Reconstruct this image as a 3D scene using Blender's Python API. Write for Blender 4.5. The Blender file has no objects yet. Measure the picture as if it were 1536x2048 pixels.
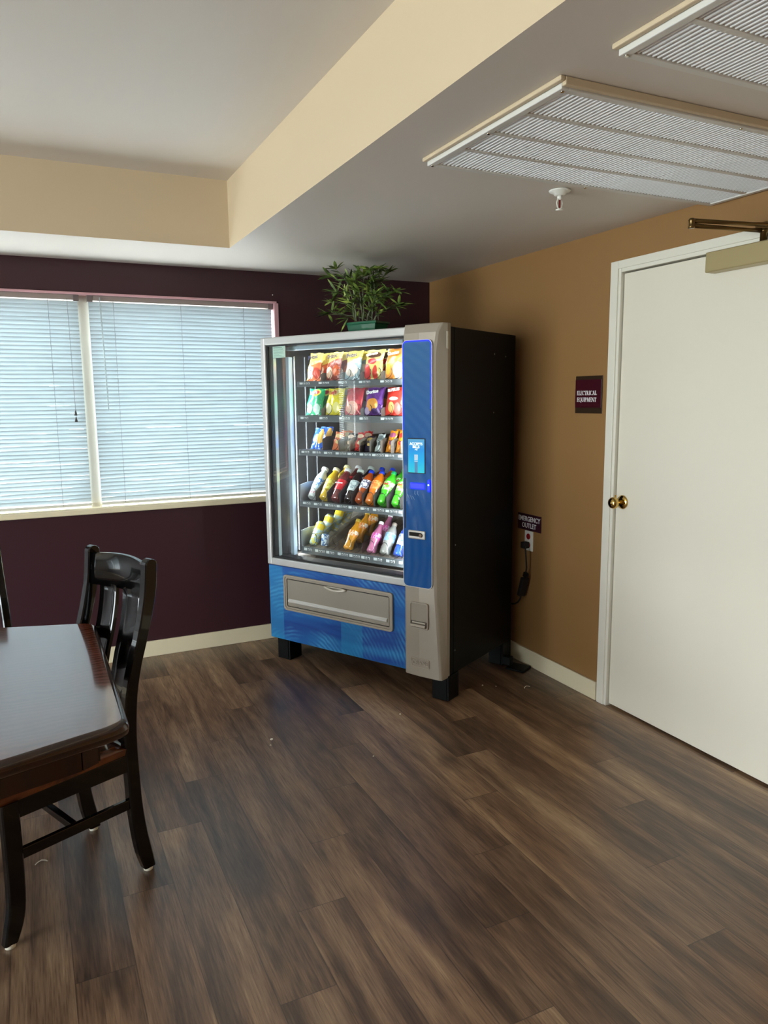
import bpy, bmesh, math, random
from mathutils import Vector, Matrix, noise
random.seed(7)
C = bpy.context.scene
COL = C.collection
PI = math.pi

# ------------------------------------------------------------------ camera, world, light, exposure
CAM = (-2.4744, -4.4184, 1.5044); YAW, PITCH, ROLL, FPX = 25.6821, -8.7749, -0.6104, 1484.47
cd = bpy.data.cameras.new('camera'); cam = bpy.data.objects.new('camera', cd); COL.objects.link(cam)
yw, pt, rl = map(math.radians, (YAW, PITCH, ROLL))
Fv = Vector((math.sin(yw)*math.cos(pt), math.cos(yw)*math.cos(pt), math.sin(pt)))
R0 = Vector((math.cos(yw), -math.sin(yw), 0)); U0 = R0.cross(Fv)
Rv = R0*math.cos(rl)+U0*math.sin(rl); Uv = -R0*math.sin(rl)+U0*math.cos(rl)
mw = Matrix((Rv, Uv, -Fv)).transposed().to_4x4(); mw.translation = Vector(CAM)
cam.matrix_world = mw
cd.sensor_fit = 'HORIZONTAL'; cd.sensor_width = 36; cd.lens = FPX/1536*36; cd.clip_start = .05
C.camera = cam
C.view_settings.view_transform = 'Standard'; C.view_settings.look = 'None'
C.view_settings.gamma = 1; C.view_settings.use_curve_mapping = False
C.view_settings.exposure = 0.0

w = bpy.data.worlds.new('overcast_sky'); C.world = w; w.use_nodes = True
nt = w.node_tree; nt.nodes.clear()
o_ = nt.nodes.new('ShaderNodeOutputWorld'); bg = nt.nodes.new('ShaderNodeBackground')
tc = nt.nodes.new('ShaderNodeTexCoord'); sep = nt.nodes.new('ShaderNodeSeparateXYZ'); cr = nt.nodes.new('ShaderNodeValToRGB')
mp_ = nt.nodes.new('ShaderNodeMapRange'); mp_.inputs[1].default_value = -1; mp_.inputs[2].default_value = 1
nt.links.new(tc.outputs['Generated'], sep.inputs[0]); nt.links.new(sep.outputs[2], mp_.inputs[0]); nt.links.new(mp_.outputs[0], cr.inputs[0])
e = cr.color_ramp.elements
e[0].position = .44; e[0].color = (.61, .65, .655, 1); e[1].position = .56; e[1].color = (.87, .93, 1, 1)
nt.links.new(cr.outputs[0], bg.inputs[0]); bg.inputs[1].default_value = 30.
nt.links.new(bg.outputs[0], o_.inputs[0])

def area(name, loc, direction, sx, sy, power, color=(1, 1, 1), portal=False, parent=None):
    l = bpy.data.lights.new(name, 'AREA'); l.shape = 'RECTANGLE'; l.size = sx; l.size_y = sy; l.energy = power; l.color = color
    o = bpy.data.objects.new(name, l); COL.objects.link(o); o.location = loc
    o.rotation_euler = Vector(direction).to_track_quat('-Z', 'Y').to_euler()
    if portal: l.cycles.is_portal = True
    if parent: o.parent = parent
    return o
WIN = [(-3.21, -1.055), (-7.85, -5.45)]; ZS, ZT = .905, 2.075
for k, (a, b) in enumerate(WIN):
    area('window_portal', ((a+b)/2, .16, (ZS+ZT)/2), (0, -1, 0), b-a, ZT-ZS, 1, portal=True)
LW = (-5.6, -1.85, .05, 2.18)      # window in the left wall: y0, y1, z0, z1
area('window_portal', (-8.15, (LW[0]+LW[1])/2, (LW[2]+LW[3])/2), (1, 0, 0), LW[1]-LW[0], LW[3]-LW[2], 1, portal=True)

# ------------------------------------------------------------------ material helpers
def lin(c):
    r = []
    for v in c[:3]:
        v = v/255
        r.append(v/12.92 if v <= .04045 else ((v+.055)/1.055)**2.4)
    return (r[0], r[1], r[2], 1)
class NT:
    def __init__(s, name):
        s.m = bpy.data.materials.new(name); s.m.use_nodes = True; s.t = s.m.node_tree; s.t.nodes.clear()
        s.out = s.t.nodes.new('ShaderNodeOutputMaterial'); s.co = None
    def n(s, typ, **kw):
        x = s.t.nodes.new(typ)
        for k, v in kw.items(): setattr(x, k, v)
        return x
    def put(s, sock, v):
        if isinstance(v, bpy.types.NodeSocket): s.t.links.new(v, sock)
        elif v is not None:
            if sock.type == 'RGBA' and not hasattr(v, '__len__'): v = (v, v, v, 1)
            if sock.type == 'VECTOR' and not hasattr(v, '__len__'): v = (v, v, v)
            sock.default_value = v
    def math(s, op, a, b=None, c=None):
        x = s.n('ShaderNodeMath', operation=op); s.put(x.inputs[0], a)
        if b is not None: s.put(x.inputs[1], b)
        if c is not None: s.put(x.inputs[2], c)
        return x.outputs[0]
    def obj(s):
        if not s.co: s.co = s.n('ShaderNodeTexCoord')
        return s.co.outputs['Object']
    def xyz(s, v=None):
        x = s.n('ShaderNodeSeparateXYZ'); s.put(x.inputs[0], v or s.obj()); return x.outputs
    def comb(s, a, b, c=0.):
        x = s.n('ShaderNodeCombineXYZ'); s.put(x.inputs[0], a); s.put(x.inputs[1], b); s.put(x.inputs[2], c); return x.outputs[0]
    def noise(s, v, scale, detail=2., rough=.5, dist=0.):
        x = s.n('ShaderNodeTexNoise'); s.put(x.inputs['Vector'], v); x.inputs['Scale'].default_value = scale
        x.inputs['Detail'].default_value = detail; x.inputs['Roughness'].default_value = rough; x.inputs['Distortion'].default_value = dist
        return x.outputs[0]
    def ramp(s, f, stops, interp='LINEAR'):
        x = s.n('ShaderNodeValToRGB'); s.put(x.inputs[0], f); r = x.color_ramp; r.interpolation = interp
        r.elements[0].position = stops[0][0]; r.elements[0].color = stops[0][1]
        r.elements[1].position = stops[-1][0]; r.elements[1].color = stops[-1][1]
        for p_, c_ in stops[1:-1]:
            q = r.elements.new(p_); q.color = c_
        return x.outputs[0]
    def mix(s, f, a, b, mode='MIX'):
        x = s.n('ShaderNodeMix', data_type='RGBA', blend_type=mode); s.put(x.inputs[0], f); s.put(x.inputs[6], a); s.put(x.inputs[7], b)
        return x.outputs[2]
    def bump(s, h, strength=.1, dist=.002):
        x = s.n('ShaderNodeBump'); x.inputs['Strength'].default_value = strength; x.inputs['Distance'].default_value = dist
        s.put(x.inputs['Height'], h); return x.outputs[0]
    def pbr(s, color, rough=.5, metal=0., normal=None, spec=None, coat=None, coatr=None, emit=None, es=0., trans=None, ior=None):
        x = s.n('ShaderNodeBsdfPrincipled'); s.put(x.inputs['Base Color'], color); s.put(x.inputs['Roughness'], rough)
        x.inputs['Metallic'].default_value = metal
        if normal: s.put(x.inputs['Normal'], normal)
        if spec is not None: x.inputs['Specular IOR Level'].default_value = spec
        if coat: x.inputs['Coat Weight'].default_value = coat
        if coat and coat >= .8 and coatr is not None: x.inputs['Coat IOR'].default_value = 2.1
        if coatr is not None: x.inputs['Coat Roughness'].default_value = coatr
        if emit: s.put(x.inputs['Emission Color'], emit); x.inputs['Emission Strength'].default_value = es
        if trans: x.inputs['Transmission Weight'].default_value = trans
        if ior: x.inputs['IOR'].default_value = ior
        return x.outputs[0]
    def done(s, sh): s.t.links.new(sh, s.out.inputs[0]); return s.m
MC = {}
def mat(rgb, rough=.5, metal=0., spec=None, coat=None, bump=0., bscale=60., var=0., emit=0., name=None):
    key = (tuple(rgb), rough, metal, spec, coat, bump, bscale, var, emit)
    if key in MC: return MC[key]
    t = NT(name or 'paint_%d_%d_%d' % tuple(rgb[:3])); c = lin(rgb); f = t.noise(t.obj(), bscale, 3)
    col = t.mix(t.math('MULTIPLY', f, max(var, .02)), c, (c[0]*.5, c[1]*.5, c[2]*.5, 1))
    MC[key] = t.done(t.pbr(col, rough, metal, t.bump(f, bump) if bump else None, spec, coat, emit=c if emit else None, es=emit))
    return MC[key]
def wallpaint(name, rgb, rough=.55, spec=.4, bump=.12):
    t = NT(name); c = lin(rgb); o = t.obj()
    f = t.noise(o, 130, 3); g = t.noise(o, 1.3, 2)
    col = t.mix(t.math('MULTIPLY', g, .12), c, (c[0]*.8, c[1]*.8, c[2]*.78, 1))
    return t.done(t.pbr(col, rough, 0, t.bump(f, bump, .001), spec))
def glassmat(name, tint=(1, 1, 1, 1), rough=.0, boost=1.):
    t = NT(name); fr = t.n('ShaderNodeFresnel'); ge = t.n('ShaderNodeNewGeometry'); t.put(fr.inputs[0], t.math('SUBTRACT', 1.5, t.math('MULTIPLY', ge.outputs['Backfacing'], .83333)))
    tr = t.n('ShaderNodeBsdfTransparent'); tr.inputs[0].default_value = tint
    gl = t.n('ShaderNodeBsdfGlossy'); gl.inputs['Roughness'].default_value = rough
    mx = t.n('ShaderNodeMixShader'); t.put(mx.inputs[0], t.math('MULTIPLY', fr.outputs[0], boost)); t.t.links.new(tr.outputs[0], mx.inputs[1]); t.t.links.new(gl.outputs[0], mx.inputs[2])
    return t.done(mx.outputs[0])

# floor: vinyl planks 0.153 x 1.22, joints stepping a quarter plank per row, boards running towards the window wall
def floor_mat():
    t = NT('vinyl_plank_floor'); x, y, _ = t.xyz()
    fx = t.math('DIVIDE', t.math('ADD', x, 1.24), .153); colm = t.math('FLOOR', fx); fx = t.math('FRACT', fx)
    fy = t.math('DIVIDE', t.math('SUBTRACT', t.math('ADD', y, 2.507), t.math('MULTIPLY', colm, .305)), 1.22)
    row = t.math('FLOOR', fy); fy = t.math('FRACT', fy)
    wn = t.n('ShaderNodeTexWhiteNoise', noise_dimensions='2D'); t.put(wn.inputs['Vector'], t.comb(colm, row))
    rv = wn.outputs[0]; rc = t.xyz(wn.outputs[1])
    ox = t.math('MULTIPLY', rv, 31.); oy = t.math('MULTIPLY', rc[0], 17.)
    px = t.math('ADD', x, ox); py = t.math('ADD', y, oy)
    wob = t.noise(t.comb(t.math('MULTIPLY', px, 3), py), 1.6, 2)
    band = t.noise(t.comb(t.math('ADD', t.math('MULTIPLY', px, 13.), t.math('MULTIPLY', wob, 1.3)), t.math('MULTIPLY', py, .6)), 1., 2.5, .55, .3)
    fine = t.noise(t.comb(t.math('MULTIPLY', px, 210.), t.math('MULTIPLY', py, 9.)), 1., 3, .6)
    med = t.noise(t.comb(t.math('MULTIPLY', px, 45.), t.math('MULTIPLY', py, 4.)), 1., 4, .65, .8)
    cloud = t.noise(t.comb(t.math('MULTIPLY', px, 9.), t.math('MULTIPLY', py, 2.2)), 1., 3, .6)
    f = t.math('ADD', t.math('ADD', t.math('MULTIPLY', band, .56), t.math('MULTIPLY', cloud, .40)), t.math('MULTIPLY', t.math('SUBTRACT', rv, .5), .16))
    f = t.math('ADD', f, t.math('MULTIPLY', t.math('SUBTRACT', med, .5), .26))
    f = t.math('ADD', f, t.math('MULTIPLY', t.math('SUBTRACT', fine, .5), .34))
    col = t.ramp(f, [(.28, lin((62, 44, 33))), (.42, lin((98, 75, 57))), (.51, lin((126, 99, 76))), (.60, lin((150, 121, 93))), (.72, lin((184, 157, 122)))])
    # per-plank tone: some greyer, some redder
    col = t.mix(t.math('MULTIPLY', rc[1], .30), col, t.mix(1., col, (1.08, .90, .78, 1), 'MULTIPLY'))
    # knots
    vo = t.n('ShaderNodeTexVoronoi'); t.put(vo.inputs['Vector'], t.comb(t.math('MULTIPLY', px, 3.4), t.math('MULTIPLY', py, 1.9))); vo.inputs['Scale'].default_value = 1.
    kd = t.math('ADD', vo.outputs['Distance'], t.math('MULTIPLY', t.math('SUBTRACT', med, .5), .12))
    kn = t.ramp(kd, [(.03, (1, 1, 1, 1)), (.12, (.35, .35, .35, 1)), (.24, (0, 0, 0, 1))])
    col = t.mix(t.math('MULTIPLY', t.xyz(kn)[0], .62), col, lin((48, 38, 31)))
    # grain pores
    pores = t.ramp(fine, [(.30, (1, 1, 1, 1)), (.42, (0, 0, 0, 1))])
    col = t.mix(t.math('MULTIPLY', t.xyz(pores)[0], .35), col, lin((62, 48, 38)))
    ex = t.math('MINIMUM', fx, t.math('SUBTRACT', 1., fx)); ey = t.math('MULTIPLY', t.math('MINIMUM', fy, t.math('SUBTRACT', 1., fy)), 8.)
    seam = t.math('LESS_THAN', t.math('MINIMUM', ex, ey), .009)
    col = t.mix(t.math('MULTIPLY', seam, .55), col, lin((38, 30, 25)))
    h = t.math('SUBTRACT', t.math('MULTIPLY', fine, .4), seam)
    ro = t.math('ADD', .28, t.math('MULTIPLY', cloud, .18))
    return t.done(t.pbr(col, ro, 0, t.bump(h, .16, .0012), 1.))

def wood(name, dark, light, axis=0, rough=.16, coat=.5, sx=5., sy=60., bump=.05, ang=0.):
    t = NT(name); x, y, z = t.xyz()
    a, b = (x, y) if axis == 0 else (y, x)
    w1 = t.noise(t.comb(t.math('MULTIPLY', a, 1.5), t.math('MULTIPLY', b, 4), z), 1.3, 2)
    v = t.comb(t.math('MULTIPLY', a, sx), t.math('ADD', t.math('MULTIPLY', b, sy), t.math('MULTIPLY', w1, 9)), t.math('MULTIPLY', z, 8))
    g = t.noise(v, 1., 4, .6, .4)
    wv = t.n('ShaderNodeTexWave', wave_type='BANDS', bands_direction='Y'); t.put(wv.inputs['Vector'], t.comb(t.math('MULTIPLY', a, .8), b, z)); wv.inputs['Scale'].default_value = 14.; wv.inputs['Distortion'].default_value = 9.; wv.inputs['Detail'].default_value = 2.; wv.inputs['Detail Scale'].default_value = .6
    f = t.math('ADD', t.math('MULTIPLY', g, .7), t.math('MULTIPLY', wv.outputs['Fac'], .3))
    col = t.ramp(f, [(.25, lin(dark)), (.75, lin(light))])
    return t.done(t.pbr(col, rough, 0, t.bump(f, bump, .001), .5, coat, .08))

M = dict(
    floor=floor_mat(),
    purple=wallpaint('plum_wall_paint', (55, 27, 35), .42, .5),
    brown=wallpaint('tan_wall_paint', (146, 109, 66), .5, .4),
    cream=wallpaint('cream_soffit_paint', (206, 187, 157), .6),
    ceil=wallpaint('ceiling_paint', (214, 206, 197), .5, .45, .08),
    base=mat((226, 214, 182), .4, var=.1, name='cream_baseboard_paint'),
    trim=mat((226, 222, 208), .35, var=.06, name='white_trim_paint'),
    black=mat((4, 4, 4), .5, spec=.18, name='black_powder_coat'),
    rubber=mat((14, 14, 15), .6, name='black_rubber'),
    silver=mat((196, 196, 194), .33, .3, name='silver_door_frame'),
    taupe=mat((164, 154, 140), .36, .2, name='taupe_plastic', bscale=300, var=.06),
    chrome=mat((205, 200, 190), .12, 1., name='polished_metal'),
    brass=mat((214, 180, 105), .12, 1., name='polished_brass'),
    bronze=mat((182, 166, 122), .38, .55, name='bronze_metal'),
    darkbronze=mat((120, 96, 58), .3, .9, name='dark_bronze_metal'),
    chairblack=mat((5, 5, 5), .2, coat=.45, spec=.3, bump=.02, bscale=200, name='black_lacquered_wood'),
    felt=mat((232, 226, 206), .9, name='cream_felt'),
    plastic_white=mat((232, 230, 222), .4, name='white_plastic'),
    ventwhite=mat((246, 248, 250), .35, name='white_enamel'),
    ventshade=mat((58, 48, 44), .8, name='vent_shade_paint'),
    green_pot=mat((8, 92, 60), .3, coat=.4, name='green_glazed_pot'),
    soil=mat((70, 50, 34), .95, bump=.5, bscale=90, name='potting_soil'),
    liner=mat((92, 86, 80), .45, name='grey_cabinet_liner'),
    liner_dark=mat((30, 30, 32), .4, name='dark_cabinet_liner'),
    white=mat((240, 240, 240), .5, name='white_print'),
    red=mat((136, 16, 20), .4, name='red_plastic'),
    rail=mat((96, 102, 106), .3, .3, name='grey_price_rail'),
    wire=mat((38, 38, 40), .3, .6, name='dark_coil_wire'),
    clearwire=mat((200, 205, 210), .25, .8, name='steel_wire'),
    signplum=mat((60, 10, 24), .35, name='plum_sign_plate'),
    crumb=mat((235, 228, 210), .9, name='crumb_white'),
)
M['glass'] = glassmat('display_glass', (.96, .98, .97, 1), 0., 1.15)
M['winglass'] = glassmat('window_glass', (.97, .99, .98, 1))
M['table'] = wood('red_brown_table_wood', (60, 22, 15), (134, 72, 50), 0, .17, 1., 3., 42.)
M['tableedge'] = wood('table_edge_wood', (28, 12, 8), (58, 28, 16), 0, .2, .6, 3., 42.)
M['seat'] = wood('brown_seat_wood', (52, 26, 12), (132, 74, 36), 0, .2, .6, 4., 50.)
def slat_mat():
    t = NT('blind_slat'); o = t.obj(); f = t.noise(o, 3, 2)
    d = t.n('ShaderNodeBsdfDiffuse'); d.inputs[0].default_value = (.36, .40, .415, 1)
    tr = t.n('ShaderNodeBsdfTranslucent'); t.put(tr.inputs[0], t.mix(f, (.42, .53, .58, 1), (.38, .49, .55, 1)))
    mx = t.n('ShaderNodeMixShader'); mx.inputs[0].default_value = .05
    t.t.links.new(d.outputs[0], mx.inputs[1]); t.t.links.new(tr.outputs[0], mx.inputs[2]); return t.done(mx.outputs[0])
M['slat'] = slat_mat()
def door_mat():
    t = NT('off_white_painted_wood'); x, y, z = t.xyz()
    g = t.noise(t.comb(t.math('MULTIPLY', x, 60), t.math('MULTIPLY', y, 60), t.math('MULTIPLY', z, 2.2)), 1., 4, .6, .6)
    st = t.noise(t.comb(x, y, z), 2.2, 2)
    col = t.mix(t.math('MULTIPLY', st, .18), lin((226, 220, 204)), lin((206, 192, 170)))
    return t.done(t.pbr(col, .38, 0, t.bump(g, .22, .0015), .45))
M['door'] = door_mat()

# ------------------------------------------------------------------ mesh helpers
def B(): return bmesh.new()
def box(bm, x0, x1, y0, y1, z0, z1, bev=0., mi=0, seg=2, M4=None):
    vs = [bm.verts.new((x, y, z)) for z in (z0, z1) for y in (y0, y1) for x in (x0, x1)]
    fs = [bm.faces.new([vs[i] for i in q]) for q in ((0, 2, 3, 1), (4, 5, 7, 6), (0, 1, 5, 4), (2, 6, 7, 3), (0, 4, 6, 2), (1, 3, 7, 5))]
    for f in fs: f.material_index = mi
    allv = set(vs)
    if bev > 0:
        es = list({e for f in fs for e in f.edges})
        r = bmesh.ops.bevel(bm, geom=es, offset=bev, segments=seg, affect='EDGES', profile=.5)
        for f in r['faces']: f.material_index = mi
        allv = {v for v in vs if v.is_valid} | {v for f in r['faces'] for v in f.verts}
    if M4 is not None:
        for v in allv: v.co = M4 @ v.co
    return allv
def lathe(bm, prof, n=20, M4=None, mi=0, cap=True):
    rings = []
    for r, z in prof:
        rings.append([bm.verts.new((r*math.cos(2*PI*i/n), r*math.sin(2*PI*i/n), z)) for i in range(n)])
    for a, b in zip(rings, rings[1:]):
        for i in range(n):
            f = bm.faces.new((a[i], a[(i+1) % n], b[(i+1) % n], b[i])); f.material_index = mi; f.smooth = True
    if cap:
        f = bm.faces.new(rings[0][::-1]); f.material_index = mi
        f = bm.faces.new(rings[-1]); f.material_index = mi
    if M4 is not None:
        for r in rings:
            for v in r: v.co = M4 @ v.co
def tube(bm, pts, r, n=8, mi=0, closed=False):
    pts = [Vector(p) for p in pts]; rings = []; prev = None
    rr = r if hasattr(r, '__len__') else [r]*len(pts)
    for i, p in enumerate(pts):
        a = pts[max(i-1, 0)] if not closed else pts[i-1]; b = pts[min(i+1, len(pts)-1)] if not closed else pts[(i+1) % len(pts)]
        t = (b-a).normalized()
        if prev is None:
            u = t.cross(Vector((0, 0, 1)))
            if u.length < .05: u = t.cross(Vector((1, 0, 0)))
        else: u = prev-t*prev.dot(t)
        u.normalize(); prev = u; v = t.cross(u)
        rings.append([bm.verts.new(p+(u*math.cos(2*PI*k/n)+v*math.sin(2*PI*k/n))*rr[i]) for k in range(n)])
    pr = list(zip(rings, rings[1:]))+([(rings[-1], rings[0])] if closed else [])
    for a, b in pr:
        for k in range(n):
            f = bm.faces.new((a[k], a[(k+1) % n], b[(k+1) % n], b[k])); f.smooth = True; f.material_index = mi
    if not closed:
        bm.faces.new(rings[0][::-1]).material_index = mi; bm.faces.new(rings[-1]).material_index = mi
def prism(bm, poly, d0, d1, plane='xz', mi=0, bev=0.):
    # poly of 2D points extruded along the third axis from d0 to d1
    def mk(p, d):
        return {'xz': (p[0], d, p[1]), 'xy': (p[0], p[1], d), 'yz': (d, p[0], p[1])}[plane]
    a = [bm.verts.new(mk(p, d0)) for p in poly]; b = [bm.verts.new(mk(p, d1)) for p in poly]
    fs = [bm.faces.new(a[::-1]), bm.faces.new(b)]; n = len(poly)
    for i in range(n): fs.append(bm.faces.new((a[i], a[(i+1) % n], b[(i+1) % n], b[i])))
    for f in fs: f.material_index = mi
    if bev:
        es = list(fs[0].edges)+list(fs[1].edges)
        r = bmesh.ops.bevel(bm, geom=es, offset=bev, segments=2, affect='EDGES', profile=.5)
        for f in r['faces']: f.material_index = mi
def sweep(bm, path, prof, mi=0, smooth=True):
    # path: list of (pos, axis_u, axis_v); prof: list of 2D points
    rings = [[bm.verts.new(Vector(p)+Vector(u)*a+Vector(v)*b) for a, b in prof] for p, u, v in path]
    n = len(prof)
    for a, b in zip(rings, rings[1:]):
        for k in range(n):
            f = bm.faces.new((a[k], a[(k+1) % n], b[(k+1) % n], b[k])); f.smooth = smooth; f.material_index = mi
    bm.faces.new(rings[0][::-1]).material_index = mi; bm.faces.new(rings[-1]).material_index = mi
def rrect(w, h, r, n=4):
    P = []
    for cx, cy, a0 in ((w/2-r, h/2-r, 0), (-w/2+r, h/2-r, 90), (-w/2+r, -h/2+r, 180), (w/2-r, -h/2+r, 270)):
        for i in range(n+1):
            a = math.radians(a0+90*i/n); P.append((cx+r*math.cos(a), cy+r*math.sin(a)))
    return P
def ring_plate(bm, outer, inner, y0, y1, mi=0):
    # flat frame in xz between two loops of the same length, from y0 (front) to y1
    n = len(outer)
    vo0 = [bm.verts.new((p[0], y0, p[1])) for p in outer]; vi0 = [bm.verts.new((p[0], y0, p[1])) for p in inner]
    vo1 = [bm.verts.new((p[0], y1, p[1])) for p in outer]; vi1 = [bm.verts.new((p[0], y1, p[1])) for p in inner]
    for i in range(n):
        j = (i+1) % n
        for q in ((vo0[i], vo0[j], vi0[j], vi0[i]), (vo1[j], vo1[i], vi1[i], vi1[j]), (vo0[j], vo0[i], vo1[i], vo1[j]), (vi0[i], vi0[j], vi1[j], vi1[i])):
            bm.faces.new(q).material_index = mi
SPLIT = {'bracket': 'bracket', 'screws': 'screw', 'wire_guides': 'wire_guide', 'threshold': 'threshold_strip', 'tray_brackets': 'tray_bracket', 'reveal_lining': 'reveal_lining', 'caulk_bead': 'caulk_bead'}
def islands(bm):
    bm.verts.index_update(); seen = set(); out = []
    for v in bm.verts:
        if v in seen: continue
        st = [v]; comp = set()
        while st:
            q = st.pop()
            if q in comp: continue
            comp.add(q); st += [e_.other_vert(q) for e_ in q.link_edges if e_.other_vert(q) not in comp]
        seen |= comp; out.append(comp)
    return out
def obj(name, bm, mats, parent=None, **kw):
    if name in SPLIT:
        isl = islands(bm)
        if len(isl) > 1:
            r = None
            for comp in isl:
                b2 = bmesh.new(); mp = {v: b2.verts.new(v.co) for v in comp}
                for f in {f for v in comp for f in v.link_faces}:
                    nf = b2.faces.new([mp[v] for v in f.verts]); nf.material_index = f.material_index; nf.smooth = f.smooth
                r = obj1(SPLIT[name], b2, mats, parent, **kw)
            bm.free(); return r
    return obj1(name, bm, mats, parent, **kw)
def obj1(name, bm, mats, parent=None, smooth=False, fix=True, bevel=0.):
    if fix: bmesh.ops.recalc_face_normals(bm, faces=bm.faces)
    me = bpy.data.meshes.new(name); bm.to_mesh(me); bm.free()
    for m in (mats if isinstance(mats, (list, tuple)) else [mats]): me.materials.append(m)
    if smooth:
        for p in me.polygons: p.use_smooth = True
    o = bpy.data.objects.new(name, me); COL.objects.link(o)
    if parent: o.parent = parent
    if bevel:
        md = o.modifiers.new('bevel', 'BEVEL'); md.width = bevel; md.segments = 2; md.limit_method = 'ANGLE'
    return o
def tag(o, label, cat, group=None, kind=None):
    o['label'] = label
    if cat: o['category'] = cat
    if group: o['group'] = group
    if kind: o['kind'] = kind
    return o
def thing(name, label, cat, loc=(0, 0, 0), rz=0, group=None):
    o = bpy.data.objects.new(name, None); COL.objects.link(o); o.location = loc; o.rotation_euler = (0, 0, rz)
    o.empty_display_size = .1
    return tag(o, label, cat, group)
def struct(name, bm, m, parent=None, **k):
    o = obj(name, bm, m, parent, **k)
    if not parent: o['kind'] = 'structure'
    return o
def text_obj(name, s, size, m, parent, M4, extrude=.0006, align='CENTER', sx=1., bold=0.):
    cu = bpy.data.curves.new(name, 'FONT'); cu.body = s; cu.size = size; cu.extrude = extrude; cu.align_x = align; cu.align_y = 'CENTER'; cu.offset = bold
    cu.resolution_u = 3
    tmp = bpy.data.objects.new(name+'_tmp', cu); COL.objects.link(tmp)
    dg = bpy.context.evaluated_depsgraph_get(); me = bpy.data.meshes.new_from_object(tmp.evaluated_get(dg))
    bpy.data.objects.remove(tmp)
    me.transform(M4 @ Matrix.Diagonal((sx, 1, 1, 1))); me.materials.clear(); me.materials.append(m)
    o = bpy.data.objects.new(name, me); COL.objects.link(o); o.parent = parent
    return o
# frames for lettering: text x along a, text up = z, facing n
def face(pos, a, n):
    a = Vector(a).normalized(); n = Vector(n).normalized(); up = n.cross(a)
    m = Matrix((a, up, n)).transposed().to_4x4(); m.translation = Vector(pos); return m

# ------------------------------------------------------------------ room shell
HC, H2, SX, SY = 2.248, 2.565, -1.484, -.617
XL, YF = -8.0, -8.5
bm = B(); box(bm, XL-.15, .15, YF-.15, .2, -.06, 0); struct('floor', bm, M['floor'])
# window wall with two openings
bm = B()
xs = [XL-.15, WIN[1][0], WIN[1][1], WIN[0][0], WIN[0][1], .15]
for i, (a, b) in enumerate(zip(xs, xs[1:])):
    if i in (1, 3):
        box(bm, a, b, 0, .2, 0, ZS); box(bm, a, b, 0, .2, ZT, H2+.1)
    else: box(bm, a, b, 0, .2, 0, H2+.1)
struct('wall_back', bm, M['purple'])
# right wall with door opening
DY0, DY1, DT = -2.72, -1.776, 2.056       # door leaf opening
bm = B(); box(bm, 0, .15, DY1+.055, 0, 0, H2+.1); box(bm, 0, .15, YF, DY0-.055, 0, H2+.1); box(bm, 0, .15, DY0-.055, DY1+.055, DT+.035, H2+.1)
struct('wall_right', bm, M['brown'])
bm = B()
for a, b, c_, d in ((YF, LW[0], 0, H2+.1), (LW[1], 0, 0, H2+.1), (LW[0], LW[1], 0, LW[2]), (LW[0], LW[1], LW[3], H2+.1)): box(bm, XL-.15, XL, a, b, c_, d)
struct('wall_left', bm, M['brown'])
bm = B(); box(bm, XL, 0, YF-.15, YF, 0, H2+.1); struct('wall_front', bm, M['brown'])
# ceiling with raised tray: 0 grey ceiling paint, 1 cream risers
bm = B(); TX0, TY0 = -7.0, -7.4
box(bm, XL, 0, SY, 0, HC, H2+.1); box(bm, SX, 0, TY0, SY, HC, H2+.1); box(bm, XL, TX0, TY0, SY, HC, H2+.1); box(bm, XL, 0, YF, TY0, HC, H2+.1)
box(bm, TX0-.02, SX+.02, TY0-.02, SY+.02, H2, H2+.1)
bm.normal_update()
for f in bm.faces:
    c_ = f.calc_center_median(); nn = f.normal
    if abs(nn.z) < .5: f.material_index = 1
struct('ceiling', bm, [M['ceil'], M['cream']], fix=False)
# baseboards
def baseboard(name, segs):
    bm = B()
    for (x0, x1, y0, y1) in segs:
        box(bm, x0, x1, y0, y1, 0, .094, .003)
    struct(name, bm, M['base'])
baseboard('baseboard_back', [(XL, -.001, -.014, 0)])
baseboard('baseboard_right', [(-.014, 0, -1.703, -.015), (-.014, 0, YF, -2.86)])
baseboard('baseboard_left', [(XL, XL+.014, YF, -.015)])

# ------------------------------------------------------------------ windows and blinds
def window(idx, a, b, mull):
    root = bpy.data.objects.new('window_%d' % idx, None); COL.objects.link(root); root.location = ((a+b)/2, .1, ZS); root['kind'] = 'structure'
    L = (b-a)/2
    bm = B()
    for x0, x1, z0, z1 in ((-L, L, 0, .045), (-L, L, ZT-ZS-.04, ZT-ZS), (-L, -L+.04, .045, ZT-ZS-.04), (L-.04, L, .045, ZT-ZS-.04)): box(bm, x0, x1, .03, .08, z0, z1, .003)
    if mull is not None: box(bm, mull-(a+b)/2-.03, mull-(a+b)/2+.03, -.045, .08, .0, ZT-ZS-.006)
    obj('window_frame', bm, M['trim'], root)
    bm = B(); box(bm, -L+.03, L-.03, .052, .058, .03, ZT-ZS-.03); obj('pane', bm, M['winglass'], root)
    # pinkish lining of the opening at the sides and the head, sill board with rounded nose
    bm = B()
    box(bm, -L-.0, L+.0, -.112, .03, ZT-ZS-.006, ZT-ZS+.004); box(bm, L-.012, L+.012, -.106, .03, 0, ZT-ZS-.006); box(bm, -L-.012, -L+.012, -.106, .03, 0, ZT-ZS-.006)
    obj('reveal_lining', bm, mat((196, 150, 156), .45, name='pinkish_reveal_paint'), root)
    bm = B(); box(bm, -L-.03, L+.03, -.128, .04, -.028, .004, .006); obj('window_sill', bm, M['base'], root)
    return root
window(1, *WIN[0], -2.135)
window(2, *WIN[1], -6.80)
root = bpy.data.objects.new('window_3', None); COL.objects.link(root); root.location = (XL, (LW[0]+LW[1])/2, LW[2]); root['kind'] = 'structure'
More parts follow.
